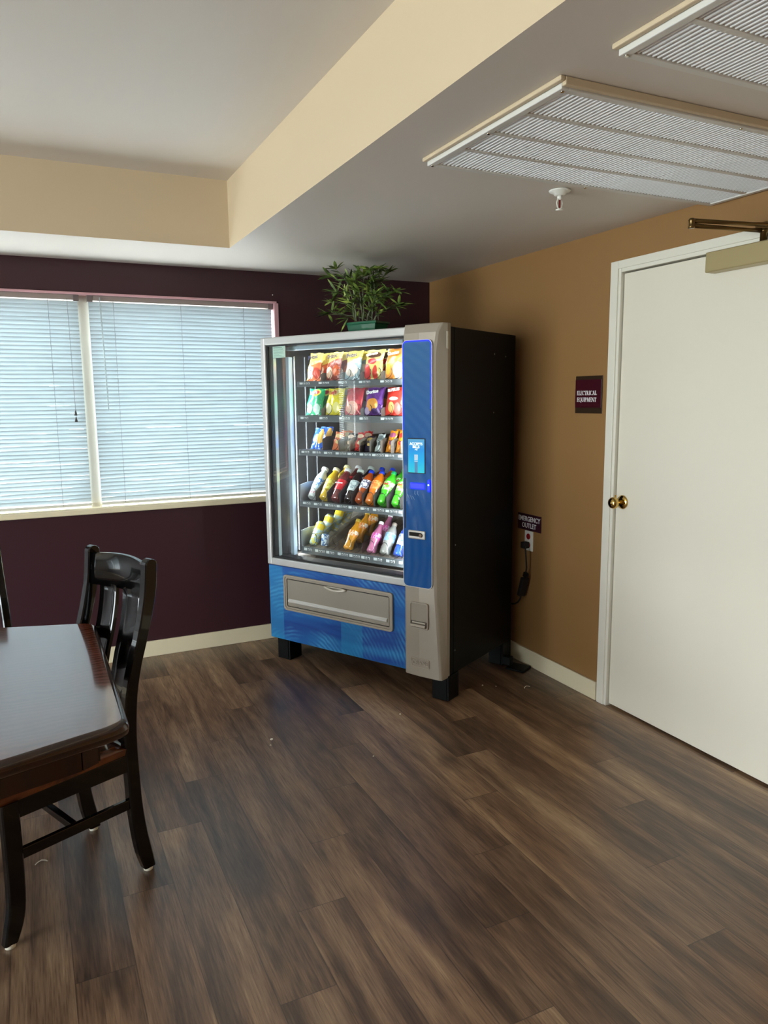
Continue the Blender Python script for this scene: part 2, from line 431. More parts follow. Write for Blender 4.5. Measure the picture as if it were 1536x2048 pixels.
bm = B(); Lh = (LW[1]-LW[0])/2; hh = LW[3]-LW[2]
for y0, y1, z0, z1 in ((-Lh, Lh, 0, .045), (-Lh, Lh, hh-.045, hh), (-Lh, -Lh+.045, .045, hh-.045), (Lh-.045, Lh, .045, hh-.045), (-.03, .03, .045, hh-.045)): box(bm, -.1, -.05, y0, y1, z0, z1, .003)
obj('window_frame', bm, M['trim'], root)
bm = B(); box(bm, -.078, -.072, -Lh+.03, Lh-.03, .03, hh-.03); obj('pane', bm, M['winglass'], root)

NS = 51; TILT = math.radians(-64)
def blind(label, a, b, cords, tassel=None, wand=None, group=None, tilt=TILT):
    y = .035; zt = ZT-.006
    t = thing('window_blind', label, 'blind', ((a+b)/2, y, ZS+.012), 0, group)
    L = (b-a)/2; H = zt-ZS-.012
    bm = B(); box(bm, -L, L, -.014, .014, H-.028, H, .002); obj('headrail', bm, mat((150, 140, 134), .4, name='blind_headrail_enamel'), t)
    bm = B(); pitch = (H-.028-.03)/NS
    for k in range(NS):
        zc = .024+pitch*(k+.5)+random.uniform(-.0006, .0006); tl = tilt+random.uniform(-.035, .035)
        rows = []
        nx = 14
        ph = random.uniform(0, 6)
        for j in range(5):
            s_ = (j/4-.5)*.0255; crown = .0022*(1-(2*s_/.0255)**2)
            yy = s_*math.cos(tl)-crown*math.sin(tl); zz = s_*math.sin(tl)+crown*math.cos(tl)
            rows.append([bm.verts.new((-L+.004+(2*L-.008)*i/nx, yy, zc+zz+.0007*math.sin(ph+i*.9))) for i in range(nx+1)])
        for r1, r2 in zip(rows, rows[1:]):
            for i in range(nx):
                f = bm.faces.new((r1[i], r1[i+1], r2[i+1], r2[i])); f.smooth = True
    obj('slats', bm, M['slat'], t, fix=False)
    bm = B(); box(bm, -L+.003, L-.003, -.012, .012, .002, .018, .003); obj('bottom_rail', bm, mat((214, 212, 200), .4, name='blind_rail_enamel'), t)
    cm = mat((120, 120, 116), .8, name='grey_ladder_cord')
    for cx in cords:
        bm = B()
        for yy in (-.0135, .0135): tube(bm, [(cx-(a+b)/2, yy, H-.02), (cx-(a+b)/2, yy, .01)], .0009, 5)
        obj('ladder_cord', bm, cm, t)
    if tassel:
        for k, (dx, zz) in enumerate(tassel):
            bm = B(); tube(bm, [(dx-(a+b)/2, -.02, H-.02), (dx-(a+b)/2+.003, -.024, zz-ZS)], .001, 5)
            c = obj('pull_cord', bm, cm, t)
            bm = B(); lathe(bm, [(.002, .028), (.004, .02), (.009, 0)], 8, Matrix.Translation((dx-(a+b)/2+.003, -.024, zz-ZS-.028))); obj('tassel', bm, mat((70, 66, 62), .5), c)
    if wand:
        bm = B(); tube(bm, [(wand-(a+b)/2, -.022, H-.01), (wand-(a+b)/2+.01, -.026, H-.62)], .003, 6); obj('tilt_wand', bm, mat((190, 205, 208), .2), t)
    bm = B()
    for sx_ in (-1, 1): box(bm, sx_*(L-.012)-.014, sx_*(L-.012)+.014, -.017, .016, H-.034, H+.002, .001)
    obj('bracket', bm, mat((110, 100, 98), .4), t)
    return t
blind('white horizontal slat blind over the right half of the window, beside the snack machine', -2.112, -1.072, (-1.98, -1.615, -1.25), None, -2.05)
blind('white horizontal slat blind over the left half of the window, with two cord tassels', -3.195, -2.158, (-2.31, -2.68, -3.06), [(-2.215, 1.44), (-2.215, 1.405)])
blind('added closed white blind on the far window, unseen, ends the striped reflection in the glass', WIN[1][0]+.015, -6.825, (-7.5, -7.1))  # unseen blind, added to cut off the striped reflection in the machine glass
blind('white blind on the far window, seen only as striped reflection in machine glass', -6.775, WIN[1][1]-.015, (-6.5, -6.15, WIN[1][1]-.3), tilt=math.radians(-36))

# small screw in the wall above the window
bm = B(); lathe(bm, [(.003, 0), (.0035, .004), (.001, .006)], 8, Matrix.Translation((-1.075, 0, 2.117)) @ Matrix.Rotation(PI/2, 4, 'X'))
tag(obj('wall_screw', bm, M['plastic_white']), 'tiny pale screw in the plum wall above the window corner', 'screw')

# outside: pale ground and a few soft shapes seen between the slats
bm = B(); box(bm, -30, 20, .4, 40, -.35, -.3); g = struct('trim_9', bm, mat((170, 170, 166), .9, name='outside_paving')); g.name = 'ground_outside'

# ------------------------------------------------------------------ door in the right wall
dr = bpy.data.objects.new('door_1', None); COL.objects.link(dr); dr.location = (0, DY1, 0); dr['kind'] = 'structure'
W_ = DY1-DY0
bm = B(); box(bm, .006, .046, -W_+.003, -.003, .012, DT-.014, .002); leaf = obj('door_leaf', bm, M['door'], dr)
# frame: jambs, head with a small stop groove
bm = B()
for y0, y1 in ((.017, .063), (-W_-.063, -W_-.017)): box(bm, -.016, .15, y0, y1, 0, DT+.043, .0025)
for y0, y1 in ((.0015, .017), (-W_-.017, -W_-.0015)): box(bm, -.010, .15, y0, y1, 0, DT+.014, .0015)
box(bm, -.016, .15, -W_-.017, .017, DT+.008, DT+.043, .0025); box(bm, -.010, .15, -W_, 0, DT-.008, DT+.010, .0015)
obj('door_frame', bm, M['trim'], dr)
# fix: narrow jamb (the photographed casing is about 9 cm in all)
bm = B(); box(bm, .05, .14, -W_, 0, 0, DT); obj('gap_shade_block', bm, mat((16, 12, 10), .9), dr)  # near-black block behind the leaf, paints the shade of the door gaps
kn = B()
RY = Matrix.Rotation(-PI/2, 4, 'Y')
lathe(kn, [(.031, 0), (.033, .003), (.030, .007), (.016, .012)], 28, Matrix.Translation((.006, -.047, 1.012)) @ RY)
ro = obj('knob_rosette', kn, M['brass'], dr)
kn = B(); lathe(kn, [(.010, .008), (.0095, .028), (.012, .034), (.022, .042), (.027, .052), (.0275, .060), (.023, .070), (.013, .076), (.0, .077)], 28, Matrix.Translation((.006, -.047, 1.012)) @ RY, cap=False)
obj('door_knob', kn, M['brass'], dr)
kn = B(); box(kn, .0, .012, -.0045, .004, .985, 1.04, .001); obj('latch_plate', kn, M['brass'], dr)
# closer
bm = B(); box(bm, -.052, .004, -2.80-DY1, -2.272-DY1, 1.968, 2.044, .004); dc = obj('door_closer', bm, M['bronze'], dr)
bm = B()
lathe(bm, [(.012, 0), (.012, .03), (.017, .032), (.017, .042), (.006, .046)], 14, Matrix.Translation((-.03, -2.505-DY1, 2.044)))
tube(bm, [(-.03, -2.505-DY1, 2.082), (-.10, -2.500-DY1, 2.079), (-.365, -2.487-DY1, 2.074)], [.009, .0065, .008], 8)
tube(bm, [(-.022, -2.53-DY1, 2.098), (-.10, -2.515-DY1, 2.096), (-.365, -2.487-DY1, 2.090)], [.008, .0065, .008], 8)
lathe(bm, [(.010, 0), (.012, .004), (.010, .010), (.010, .022), (.012, .027), (.008, .033)], 12, Matrix.Translation((-.368, -2.487-DY1, 2.064)))
box(bm, -.034, -.012, -2.56-DY1, -2.47-DY1, 2.085, 2.112, .003)
obj('closer_arm', bm, M['darkbronze'], dc)
# door_2 trim threshold shadow strip is the gap under the leaf, backed by the dark block

# ------------------------------------------------------------------ ceiling vents, sprinkler
def vent(label, x0, x1, y0, y1, npan, seam_side):
    t = thing('ceiling_vent', label, 'vent', ((x0+x1)/2, (y0+y1)/2, HC))
    X, Y = (x1-x0)/2, (y1-y0)/2
    bm = B(); box(bm, -X+.01, X-.01, -Y+.01, Y-.01, -.004, -.001); obj('vent_backing', bm, M['ventshade'], t)  # dark sheet behind the louvres, paints the shade inside the vent
    bm = B(); fz0, fz1 = -.024, -.001; rim = .022
    box(bm, -X, -X+rim, -Y, Y, fz0, fz1, .002); box(bm, X-rim, X, -Y, Y, fz0, fz1, .002)
    box(bm, -X+rim, X-rim, -Y, -Y+rim, fz0, fz1, .002); box(bm, -X+rim, X-rim, Y-rim, Y, fz0, fz1, .002)
    ys = [-Y+rim+(2*Y-2*rim)*k/npan for k in range(npan+1)]
    for yy in ys[1:-1]: box(bm, -X+rim, X-rim, yy-.009, yy+.009, -.022, -.002, .0015)
    fr = obj('vent_frame', bm, mat((214, 212, 206), .35, name='vent_frame_enamel'), t)
    for k in range(npan):
        a, b = ys[k]+.009, ys[k+1]-.009
        if k == 0: a = ys[k]
        if k == npan-1: b = ys[k+1]
        bm = B(); n = int((2*X-2*rim)/.0145); st = (2*X-2*rim)/n
        for i in range(n):
            xc = -X+rim+st*(i+.5); tl = math.radians(62)
            for s0 in (0,):
                dx, dz = .0069*math.cos(tl), .0069*math.sin(tl)
                p = [(xc-dx, -.014+dz), (xc+dx, -.014-dz), (xc+dx+.0008, -.0130-dz), (xc-dx+.0008, -.0130+dz)]
                prism(bm, p, a, b, 'xz'); prism(bm, [(xc+dx, -.014-dz), (xc+dx+.0042, -.014-dz), (xc+dx+.0042, -.0132-dz), (xc+dx, -.0132-dz)], a, b, 'xz')
        obj('louvre_panel', bm, M['ventwhite'], t)
    bm = B(); lp = [(-X+.012, -Y+.012), (-X+.012, Y-.012), (0, -Y+.011), (0, Y-.011), (-X+.012, 0)]
    for x, y in lp: lathe(bm, [(.0045, -.0265), (.005, -.024), (.004, -.0225)], 8, Matrix.Translation((x, y, 0)))
    obj('screws', bm, M['chrome'], t)
    # raised bead of cream caulk along two sides
    bm = B(); box(bm, -X-.016, -X-.001, -Y-.016, Y+.004, -.012, -.0005, .003); box(bm, -X-.001, X, -Y-.016, -Y-.001, -.02, -.0005, .003)
    obj('caulk_bead', bm, M['cream'], t)
    return t
vent('white four-panel louvred ceiling vent, the whole one beside the sprinkler', -1.265, -.012, -2.90, -2.245, 4, 1)
vent('white louvred ceiling vent cut off by the top right corner of the photo', -1.262, -.012, -3.74, -3.085, 4, 1)

t = thing('sprinkler', 'small white fire sprinkler head hanging from the ceiling beside the louvred vent', 'sprinkler', (-.64, -2.12, HC))
bm = B(); lathe(bm, [(.040, -.001), (.038, -.006), (.024, -.010), (.020, -.018), (.012, -.020)], 24); obj('escutcheon', bm, M['plastic_white'], t)
bm = B(); lathe(bm, [(.009, -.018), (.010, -.030), (.006, -.034)], 14)
tube(bm, [(.008, 0, -.03), (.013, 0, -.045), (.010, 0, -.058), (.003, 0, -.066)], .0024, 6); tube(bm, [(-.008, 0, -.03), (-.013, 0, -.045), (-.010, 0, -.058), (-.003, 0, -.066)], .0024, 6)
obj('sprinkler_body', bm, M['plastic_white'], t)
bm = B(); lathe(bm, [(.0028, -.034), (.0032, -.05), (.0028, -.062)], 8); obj('glass_bulb', bm, M['red'], t)
bm = B(); lathe(bm, [(.014, -.067), (.015, -.069), (.004, -.071)], 16); obj('deflector', bm, M['plastic_white'], t)

# ------------------------------------------------------------------ signs, outlet, cord on the right wall
def glyph(ch):
    T, H, s = .135, .06, .05   # thick, thin, serif
    V = lambda x, a=0, b=1, w=T: [(x-w/2, a), (x+w/2, a), (x+w/2, b), (x-w/2, b)]
    def Hh(x0, x1, y): return [(x0, y-H/2), (x1, y-H/2), (x1, y+H/2), (x0, y+H/2)]
    def D(x0, y0, x1, y1, w): return [(x0-w/2, y0), (x0+w/2, y0), (x1+w/2, y1), (x1-w/2, y1)]
    def sf(x, y, l=.17): return [(x-l, y-.025+(.025 if y < .5 else -.025)), (x+l, y-.025+(.025 if y < .5 else -.025)), (x+l, y+.025+(.025 if y < .5 else -.025)), (x-l, y+.025+(.025 if y < .5 else -.025))]
    def tick(x, y0, y1): return [(x-.03, y0), (x+.03, y0), (x+.03, y1), (x-.03, y1)]
    def bowl(cx, cy, rx, ry, a0, a1, wx=T, wy=H):
        q = []; n = 12
        for i in range(n):
            A0 = math.radians(a0+(a1-a0)*i/n); A1 = math.radians(a0+(a1-a0)*(i+1)/n)
            q.append([(cx+rx*math.cos(A0), cy+ry*math.sin(A0)), (cx+rx*math.cos(A1), cy+ry*math.sin(A1)), (cx+(rx-wx)*math.cos(A1), cy+(ry-wy)*math.sin(A1)), (cx+(rx-wx)*math.cos(A0), cy+(ry-wy)*math.sin(A0))])
        return q
    G = {'E': (.62, [V(.16), Hh(.16, .56, .035), Hh(.16, .54, .965), Hh(.16, .46, .52), sf(.14, 0, .12), sf(.14, 1, .12), tick(.57, 0, .26), tick(.54, .76, 1), tick(.46, .42, .62)]),
         'L': (.58, [V(.16), Hh(.16, .54, .035), sf(.16, 1), sf(.14, 0, .12), tick(.55, 0, .28)]),
         'C': (.78, bowl(.44, .5, .38, .5, 48, 312)+[tick(.70, .70, .96)]),
         'T': (.68, [V(.34), Hh(.05, .63, .965), sf(.34, 0), tick(.06, .72, 1), tick(.62, .72, 1)]),
         'R': (.76, [V(.16), sf(.16, 0), sf(.14, 1, .12)]+bowl(.26, .74, .30, .26, -90, 90)+[Hh(.16, .28, .965), Hh(.16, .28, .515), D(.66, 0, .36, .5, T)]),
         'I': (.36, [V(.18), sf(.18, 0), sf(.18, 1)]),
         'A': (.80, [D(.12, 0, .38, 1, H), D(.66, 0, .40, 1, T), Hh(.22, .58, .34), sf(.12, 0, .12), sf(.66, 0, .14)]),
         'Q': (.86, bowl(.43, .5, .40, .5, 0, 360)+[D(.84, -.2, .44, .08, T)]),
         'U': (.80, [V(.17, .26), V(.64, .26, 1, H), sf(.17, 1, .15), sf(.64, 1, .12)]+bowl(.38, .30, .295, .30, 180, 360, .14, .09)),
         'P': (.66, [V(.16), sf(.16, 0), sf(.14, 1, .12), Hh(.16, .28, .965), Hh(.16, .28, .475)]+bowl(.26, .72, .32, .28, -90, 90)),
         'M': (.98, [V(.15, 0, 1, H), V(.82), D(.48, 0, .18, 1, T), D(.48, 0, .80, 1, H), sf(.15, 0, .12), sf(.82, 0), sf(.12, 1, .1), sf(.86, 1, .1)]),
         'N': (.84, [V(.15, 0, 1, H), V(.69, 0, 1, H), D(.69, 0, .16, 1, T), sf(.15, 0, .12), sf(.69, 1, .12), sf(.12, 1, .1)])}
    return G[ch]
def serif_text(bm, s, x, z, h, wsc):
    tot = sum(glyph(c)[0] for c in s)*h*wsc; cx = x-tot/2
    for k, c in enumerate(s):
        wd, polys = glyph(c)
        for j, p in enumerate(polys): prism(bm, [(cx+a*h*wsc, z+b*h) for a, b in p], -.0012-.00002*j, 0, 'xz')
        cx += wd*h*wsc
# "ELECTRICAL EQUIPMENT": local x runs along -Y of the world, facing -X
t = thing('wall_sign', 'dark plum square sign reading ELECTRICAL EQUIPMENT on the tan wall left of the door', 'sign', (-.001, -1.577, 1.507), -PI/2)
bm = B(); box(bm, -.094, .094, -.004, 0, -.0895, .0895, .001)
obj('backing_plate', bm, mat((62, 46, 34), .25, .3, name='bronze_tinted_plate'), t)
bm = B(); box(bm, -.092, .092, -.0075, -.004, -.062, .072, .001); obj('plum_panel', bm, M['signplum'], t)
bm = B(); serif_text(bm, 'ELECTRICAL', -.008, -.002, .021, 1.02); serif_text(bm, 'EQUIPMENT', -.008, -.034, .021, 1.02)
bmesh.ops.translate(bm, verts=bm.verts, vec=(0, -.0076, 0)); obj('lettering', bm, M['white'], t, fix=False)
bm = B(); rr = random.Random(3)
for i in range(26):
    if i in (11, 12): continue
    for dz in (0, .003, .006):
        if rr.random() < .5: lathe(bm, [(.0009, 0), (.0003, .0008)], 6, Matrix.Translation((-.055+i*.0042, -.0075, -.052+dz)) @ Matrix.Rotation(PI/2, 4, 'X'))
obj('braille', bm, mat((120, 60, 66), .4), t)
t = thing('outlet_sign', 'small plum sign reading EMERGENCY OUTLET above the wall socket behind the snack machine', 'sign', (-.001, -1.128, .814), -PI/2)
bm = B(); box(bm, -.104, .104, -.004, 0, -.045, .045, .0008); obj('sign_plate', bm, mat((56, 22, 34), .35, name='dull_plum_plate'), t)
text_obj('lettering', 'EMERGENCY', .038, M['white'], t, face((0, -.0045, .017), (1, 0, 0), (0, -1, 0)), sx=.90, bold=.0004)
text_obj('lettering', 'OUTLET', .038, M['white'], t, face((0, -.0045, -.020), (1, 0, 0), (0, -1, 0)), sx=.90, bold=.0004)
t = thing('wall_outlet', 'white wall socket plate with a red receptacle under the emergency outlet sign', 'outlet', (0, -1.128, .712), -PI/2)
bm = B(); box(bm, -.036, .036, -.007, 0, -.056, .055, .002); obj('face_plate', bm, M['plastic_white'], t)
bm = B(); lathe(bm, [(.0165, 0), (.0165, .0025), (.015, .0035)], 20, Matrix.Translation((0, -.007, .024)) @ Matrix.Rotation(PI/2, 4, 'X')); lathe(bm, [(.0165, 0), (.0165, .0025), (.015, .0035)], 20, Matrix.Translation((0, -.007, -.024)) @ Matrix.Rotation(PI/2, 4, 'X')); obj('red_receptacle', bm, M['red'], t)
# cord
t = thing('power_cord', 'black power cord with inline block hanging from the wall socket to behind the snack machine', 'power cord', (-.02, -1.13, .69))
bm = B(); box(bm, -.030, .007, -.016, .018, -.017, .018, .004); obj('plug', bm, M['rubber'], t)
P = [(-.025, -.018, -.004), (-.030, -.03, -.015), (-.028, -.034, -.06), (-.02, -.030, -.12), (-.018, -.015, -.19)]
bm = B(); tube(bm, P, .0045, 8); obj('cord', bm, M['rubber'], t)
bm = B(); a = Vector((-.018, -.015, -.18)); b = Vector((-.016, .022, -.29)); dirv = (b-a).normalized()
Q = dirv.to_track_quat('Z', 'X').to_matrix().to_4x4(); Q.translation = a
box(bm, -.013, .013, -.022, .022, 0, (b-a).length, .005, M4=Q)
for k in range(4): box(bm, -.014, .014, -.010, .010, -.03+k*.007, -.026+k*.007, .001, M4=Q)
obj('inline_block', bm, M['rubber'], t)
bm = B(); tube(bm, [tuple(b), (-.016, .028, -.31), (-.02, .045, -.335), (-.02, .075, -.352), (-.018, .13, -.365), (-.015, .2, -.37)], .0045, 8); obj('cord', bm, M['rubber'], t)

# ------------------------------------------------------------------ vending machine (local x = to the right along the front, y = into the machine)
ANG = math.radians(28.6286); MX, MY = -.7025, -1.4049; MROT = math.atan2(-math.cos(ANG), math.sin(ANG))
MROOT = Matrix.Translation((MX, MY, 0)) @ Matrix.Rotation(MROT, 4, 'Z')
vm = thing('vending_machine', 'black glass-front snack and drink vending machine with blue panels standing in the corner', 'vending machine', (MX, MY, 0), MROT)
ZB, ZH, WM, DM = .1317, 1.834, 1.187, .735
bm = B()   # cabinet shell, hollow
yb0 = .085; zt0 = 1.826
box(bm, -.022, -.002, yb0, DM, ZB, zt0, .003); box(bm, -1.177, -1.157, yb0, DM, ZB, zt0, .003)
box(bm, -1.157, -.022, yb0, DM, zt0-.02, zt0); box(bm, -1.157, -.022, yb0, DM, ZB, .60); box(bm, -1.157, -.022, DM-.02, DM, .6, zt0-.02)
box(bm, -1.170, -.004, .05, yb0, ZB+.004, ZB+.03); box(bm, -1.170, -.004, .05, yb0, zt0-.01, zt0)   # door gasket shell
box(bm, -.014, -.004, .034, yb0, ZB+.03, zt0-.01); box(bm, -1.174, -1.160, .034, yb0, ZB+.03, zt0-.01)
obj('cabinet', bm, M['black'], vm)
bm = B()
for y_, z_ in ((.491, 1.718), (.617, 1.71), (.488, 1.421), (.069, .787), (.1, .25)): lathe(bm, [(.004, 0), (.003, .0015)], 8, Matrix.Translation((-.002, max(y_, .1), z_)) @ Matrix.Rotation(PI/2, 4, 'Y'))
obj('screws', bm, mat((150, 150, 150), .4, .6), vm)
for x0, x1, y0, y1 in ((-.092, .004, .03, .13), (-1.155, -1.060, .03, .13), (-.092, -.002, .635, .735), (-1.155, -1.060, .635, .735)):
    bm = B(); box(bm, x0, x1, y0, y1, .004, ZB+.002, .003)
    box(bm, x0+.012, x1-.012, y0-.004, y0, .012, ZB-.01, .001)
    lathe(bm, [(.022, 0), (.022, .006)], 14, Matrix.Translation(((x0+x1)/2, (y0+y1)/2, 0))); obj('leg', bm, M['black'], vm)
bm = B(); box(bm, .03, .14, .60, .70, .0, .012, .003); box(bm, -.004, .045, .63, .67, .012, .06, .004); obj('floor_bracket', bm, M['black'], vm)
# interior liner
IX0, IX1 = -1.155, -.235
bm = B()
box(bm, IX1, IX1+.012, .1, DM-.02, .60, zt0-.02); box(bm, IX0, IX1, DM-.034, DM-.02, .6, zt0-.02)
box(bm, IX0, IX1, yb0+.01, DM-.034, .598, .604); box(bm, IX0, IX1, yb0, DM-.034, zt0-.034, zt0-.02); box(bm, IX1, -.022, .1, .112, .6, zt0-.02)
obj('interior_liner', bm, M['liner'], vm)
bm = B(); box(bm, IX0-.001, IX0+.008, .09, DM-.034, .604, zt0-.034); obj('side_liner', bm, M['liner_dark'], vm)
bm = B()
for k in range(3): box(bm, -1.125+.0*k, -1.119, .20+.09*k, .206+.09*k, .62, 1.74)
obj('wire_guides', bm, M['clearwire'], vm)
bm = B()
for k in range(3): box(bm, IX0+.004, IX1-.02, .03+.022*k, .042+.022*k, .566+.006*k, .590+.006*k, .002)
obj('threshold', bm, mat((60, 66, 66), .25, .5), vm)
# light channels with LED strips facing the goods
led = NT('led_strip'); LED = led.done(led.pbr((1, 1, 1, 1), .5, emit=(.86, .95, 1, 1), es=8.))
bm = B(); box(bm, -1.118, -1.092, .125, .155, .604, 1.732, .003); ls = obj('light_channel', bm, mat((168, 188, 204), .35, name='pale_blue_light_channel'), vm)
bm = B(); box(bm, -1.112, -1.098, .1555, .157, .62, 1.72); obj('led_strip', bm, LED, ls)
bm = B(); box(bm, -.292, -.268, .10, .12, .61, 1.73, .003); ls = obj('light_channel', bm, mat((168, 188, 204), .35, name='pale_blue_light_channel'), vm)
bm = B(); box(bm, -.285, -.275, .122, .126, .62, 1.72); obj('led_strip', bm, LED, ls)
bm = B(); box(bm, -1.08, -.30, .09, .130, 1.765, 1.79, .003); ls = obj('light_channel', bm, mat((168, 188, 204), .35, name='pale_blue_light_channel'), vm)
bm = B(); box(bm, -1.06, -.32, .1285, .1315, 1.768, 1.776); obj('led_strip', bm, LED, ls)
def mloc(x, y, z): return (x, y, z)
def marea(x, y, z, d, sx, sy, p, col=(.9, .96, 1)):
    l = area('case_light', (x, y, z), d, sx, sy, p, col, parent=vm); return l
def strip(x, y, z, d, ln, p):
    d = Vector(d).normalized(); X_ = Vector((0, 0, 1)) if abs(d.z) < .5 else Vector((1, 0, 0)); Z_ = -d
    if ln < 0: X_ = Vector((1, 0, 0)); ln = -ln
    l = marea(x, y, z, d, ln, .008, p); l.rotation_euler = Matrix((X_, Z_.cross(X_), Z_)).transposed().to_euler()
strip(-1.103, .162, 1.17, (.72, .70, 0), 1.1, 12.)
strip(-.292, .13, 1.17, (-.8, .6, 0), 1.1, 12.)
strip(-.69, .133, 1.772, (0, .9, -.3), -.7, 1.2)
# silver door frame around the glass (x from -1.187 to -.222)
bm = B()
GX0, GX1, GZ0, GZ1 = -1.152, -.222, .606, 1.793
def frame_bar(x0, x1, z0, z1): box(bm, x0, x1, 0, .05, z0, z1, .007, seg=3)
frame_bar(-1.187, GX0, .566, ZH); frame_bar(GX0-.004, -.20, GZ1, ZH); frame_bar(GX0-.004, -.20, .566, GZ0)
obj('door_frame', bm, M['silver'], vm)
bm = B(); ri = [(GX0, GZ0), (GX1, GZ0), (GX1, GZ1), (GX0, GZ1)]; ro_ = [(GX0+.011, GZ0+.011), (GX1, GZ0+.011), (GX1, GZ1-.008), (GX0+.011, GZ1-.008)]
ring_plate(bm, ri, ro_, .012, .085); obj('gasket', bm, M['rubber'], vm)
bm = B(); box(bm, GX0+.001, -.2, .018, .024, GZ0+.001, GZ1-.001); obj('display_glass', bm, M['glass'], vm)
bm = B(); box(bm, -1.121, -1.117, .03, .05, GZ0+.005, GZ1-.07); obj('glass_edge_strip', bm, mat((190, 205, 208), .15, .4), vm)
bm = B(); box(bm, -1.115, -1.022, .0245, .0252, 1.724, 1.787); nt_ = obj('notice_sticker', bm, mat((196, 222, 210), .5, name='pale_green_notice'), vm)
bm = B(); rr = random.Random(5)
for k in range(9): box(bm, -1.109, -1.109+rr.uniform(.04, .082), .0240, .0246, 1.779-k*.0062-(.0022 if k == 0 else .0011), 1.779-k*.0062)
obj('printed_lines', bm, mat((60, 96, 90), .6), nt_)
# blue lower panel
def graphic(name, c_dark, c_mid, c_hi, lower=True):
    t_ = NT(name); x, y, z = t_.xyz()
    if lower:
        w1 = t_.n('ShaderNodeTexWave', wave_type='RINGS', rings_direction='SPHERICAL'); t_.put(w1.inputs['Vector'], t_.comb(t_.math('ADD', x, .95), 0., t_.math('SUBTRACT', z, -.1)))
        w1.inputs['Scale'].default_value = 14.; w1.inputs['Distortion'].default_value = 2.5; w1.inputs['Detail Scale'].default_value = 1.5
        n1 = t_.noise(t_.comb(t_.math('MULTIPLY', x, 2.2), 0., t_.math('MULTIPLY', z, 4.)), 1.6, 2)
        stripes = t_.math('MULTIPLY', w1.outputs['Fac'], t_.ramp(n1, [(.45, (0, 0, 0, 1)), (.62, (1, 1, 1, 1))]))
        g = t_.n('ShaderNodeMapRange'); t_.put(g.inputs[0], z); g.inputs[1].default_value = .13; g.inputs[2].default_value = .56
        band = t_.noise(t_.comb(t_.math('MULTIPLY', x, .8), 0., t_.math('MULTIPLY', z, 7.)), 2., 1)
        base = t_.ramp(t_.math('ADD', t_.math('MULTIPLY', g.outputs[0], .45), t_.math('MULTIPLY', band, .6)), [(.25, lin((24, 104, 168))), (.42, lin((12, 62, 140))), (.6, lin((20, 96, 170))), (.8, lin((22, 74, 150)))])
        # paler squares
        def patch(x0, x1, z0, z1):
            a = t_.math('MULTIPLY', t_.math('GREATER_THAN', x, x0), t_.math('LESS_THAN', x, x1)); b = t_.math('MULTIPLY', t_.math('GREATER_THAN', z, z0), t_.math('LESS_THAN', z, z1)); return t_.math('MULTIPLY', a, b)
        pa = t_.math('ADD', patch(-1.19, -1.075, .13, .56), t_.math('MULTIPLY', patch(-.655, -.51, .13, .42), .9))
        col = t_.mix(t_.math('MULTIPLY', pa, .62), base, t_.mix(.5, lin((40, 160, 205)), base, 'MIX'))
        col = t_.mix(t_.math('MULTIPLY', stripes, .42), col, lin((90, 180, 225)))
    else:
        w1 = t_.n('ShaderNodeTexWave', wave_type='RINGS', rings_direction='SPHERICAL'); t_.put(w1.inputs['Vector'], t_.comb(t_.math('ADD', x, .75), 0., t_.math('SUBTRACT', z, .75)))
        w1.inputs['Scale'].default_value = 7.; w1.inputs['Distortion'].default_value = 3.
        n1 = t_.noise(t_.comb(t_.math('MULTIPLY', x, 3.), 0., z), 1.8, 1)
        base = t_.ramp(z, [(.58, lin((24, 96, 160))), (1., lin((20, 72, 140))), (1., lin((40, 92, 150)))])
        f = t_.n('ShaderNodeMapRange'); t_.put(f.inputs[0], z); f.inputs[1].default_value = 1.05; f.inputs[2].default_value = 1.7
        base = t_.mix(f.outputs[0], lin((20, 82, 150)), lin((50, 104, 158)))
        col = t_.mix(t_.math('MULTIPLY', t_.math('MULTIPLY', w1.outputs['Fac'], n1), .13), base, lin((110, 160, 200)))
    return t_.done(t_.pbr(col, .14 if not lower else .3, 0, None, .5, .6 if not lower else .2, .05))
bm = B(); box(bm, -1.182, -.222, .004, .05, ZB, .564, .004)
obj('lower_panel', bm, graphic('blue_feather_graphic', 0, 0, 0, True), vm)
# delivery door
def sh(P, cx, cz): return [(a+cx, b+cz) for a, b in P]
DX0, DX1, DZ0, DZ1 = -1.060, -.306, .316, .522
dcx, dcz = (DX0+DX1)/2, (DZ0+DZ1)/2
bm = B()
ring_plate(bm, sh(rrect(DX1-DX0, DZ1-DZ0, .018), dcx, dcz), sh(rrect(DX1-DX0-.024, DZ1-DZ0-.024, .014), dcx, dcz), -.010, .004)
ring_plate(bm, sh(rrect(DX1-DX0-.024, DZ1-DZ0-.024, .014), dcx, dcz), sh(rrect(DX1-DX0-.044, DZ1-DZ0-.044, .008), dcx, dcz), -.006, .004)
dd = obj('delivery_surround', bm, M['taupe'], vm, bevel=.003)
bm = B(); box(bm, DX0+.02, DX1-.02, .0030, .0038, DZ0+.02, DZ1-.02); obj('flap_gap_shade', bm, mat((40, 36, 32), .6), dd)  # dark plate, its colour stands in for the shade round the flap
bm = B(); box(bm, DX0+.026, DX1-.026, -.003, .003, DZ0+.026, DZ1-.027, .002); fl = obj('delivery_flap', bm, mat((150, 142, 130), .4, .2, name='taupe_flap'), dd)
bm = B(); prism(bm, [(-.003, DZ0+.045), (-.012, DZ0+.052), (-.012, DZ0+.060), (-.003, DZ0+.068)], DX0+.035, DX1-.035, 'yz'); obj('flap_ridge', bm, mat((206, 204, 198), .3, .2), dd)
bm = B(); pts = [(dcx-.075+.15*i/10, -.006-.011*math.sin(PI*i/10), DZ1-.030-.010*math.sin(PI*i/10)) for i in range(11)]; tube(bm, pts, .0060, 8)
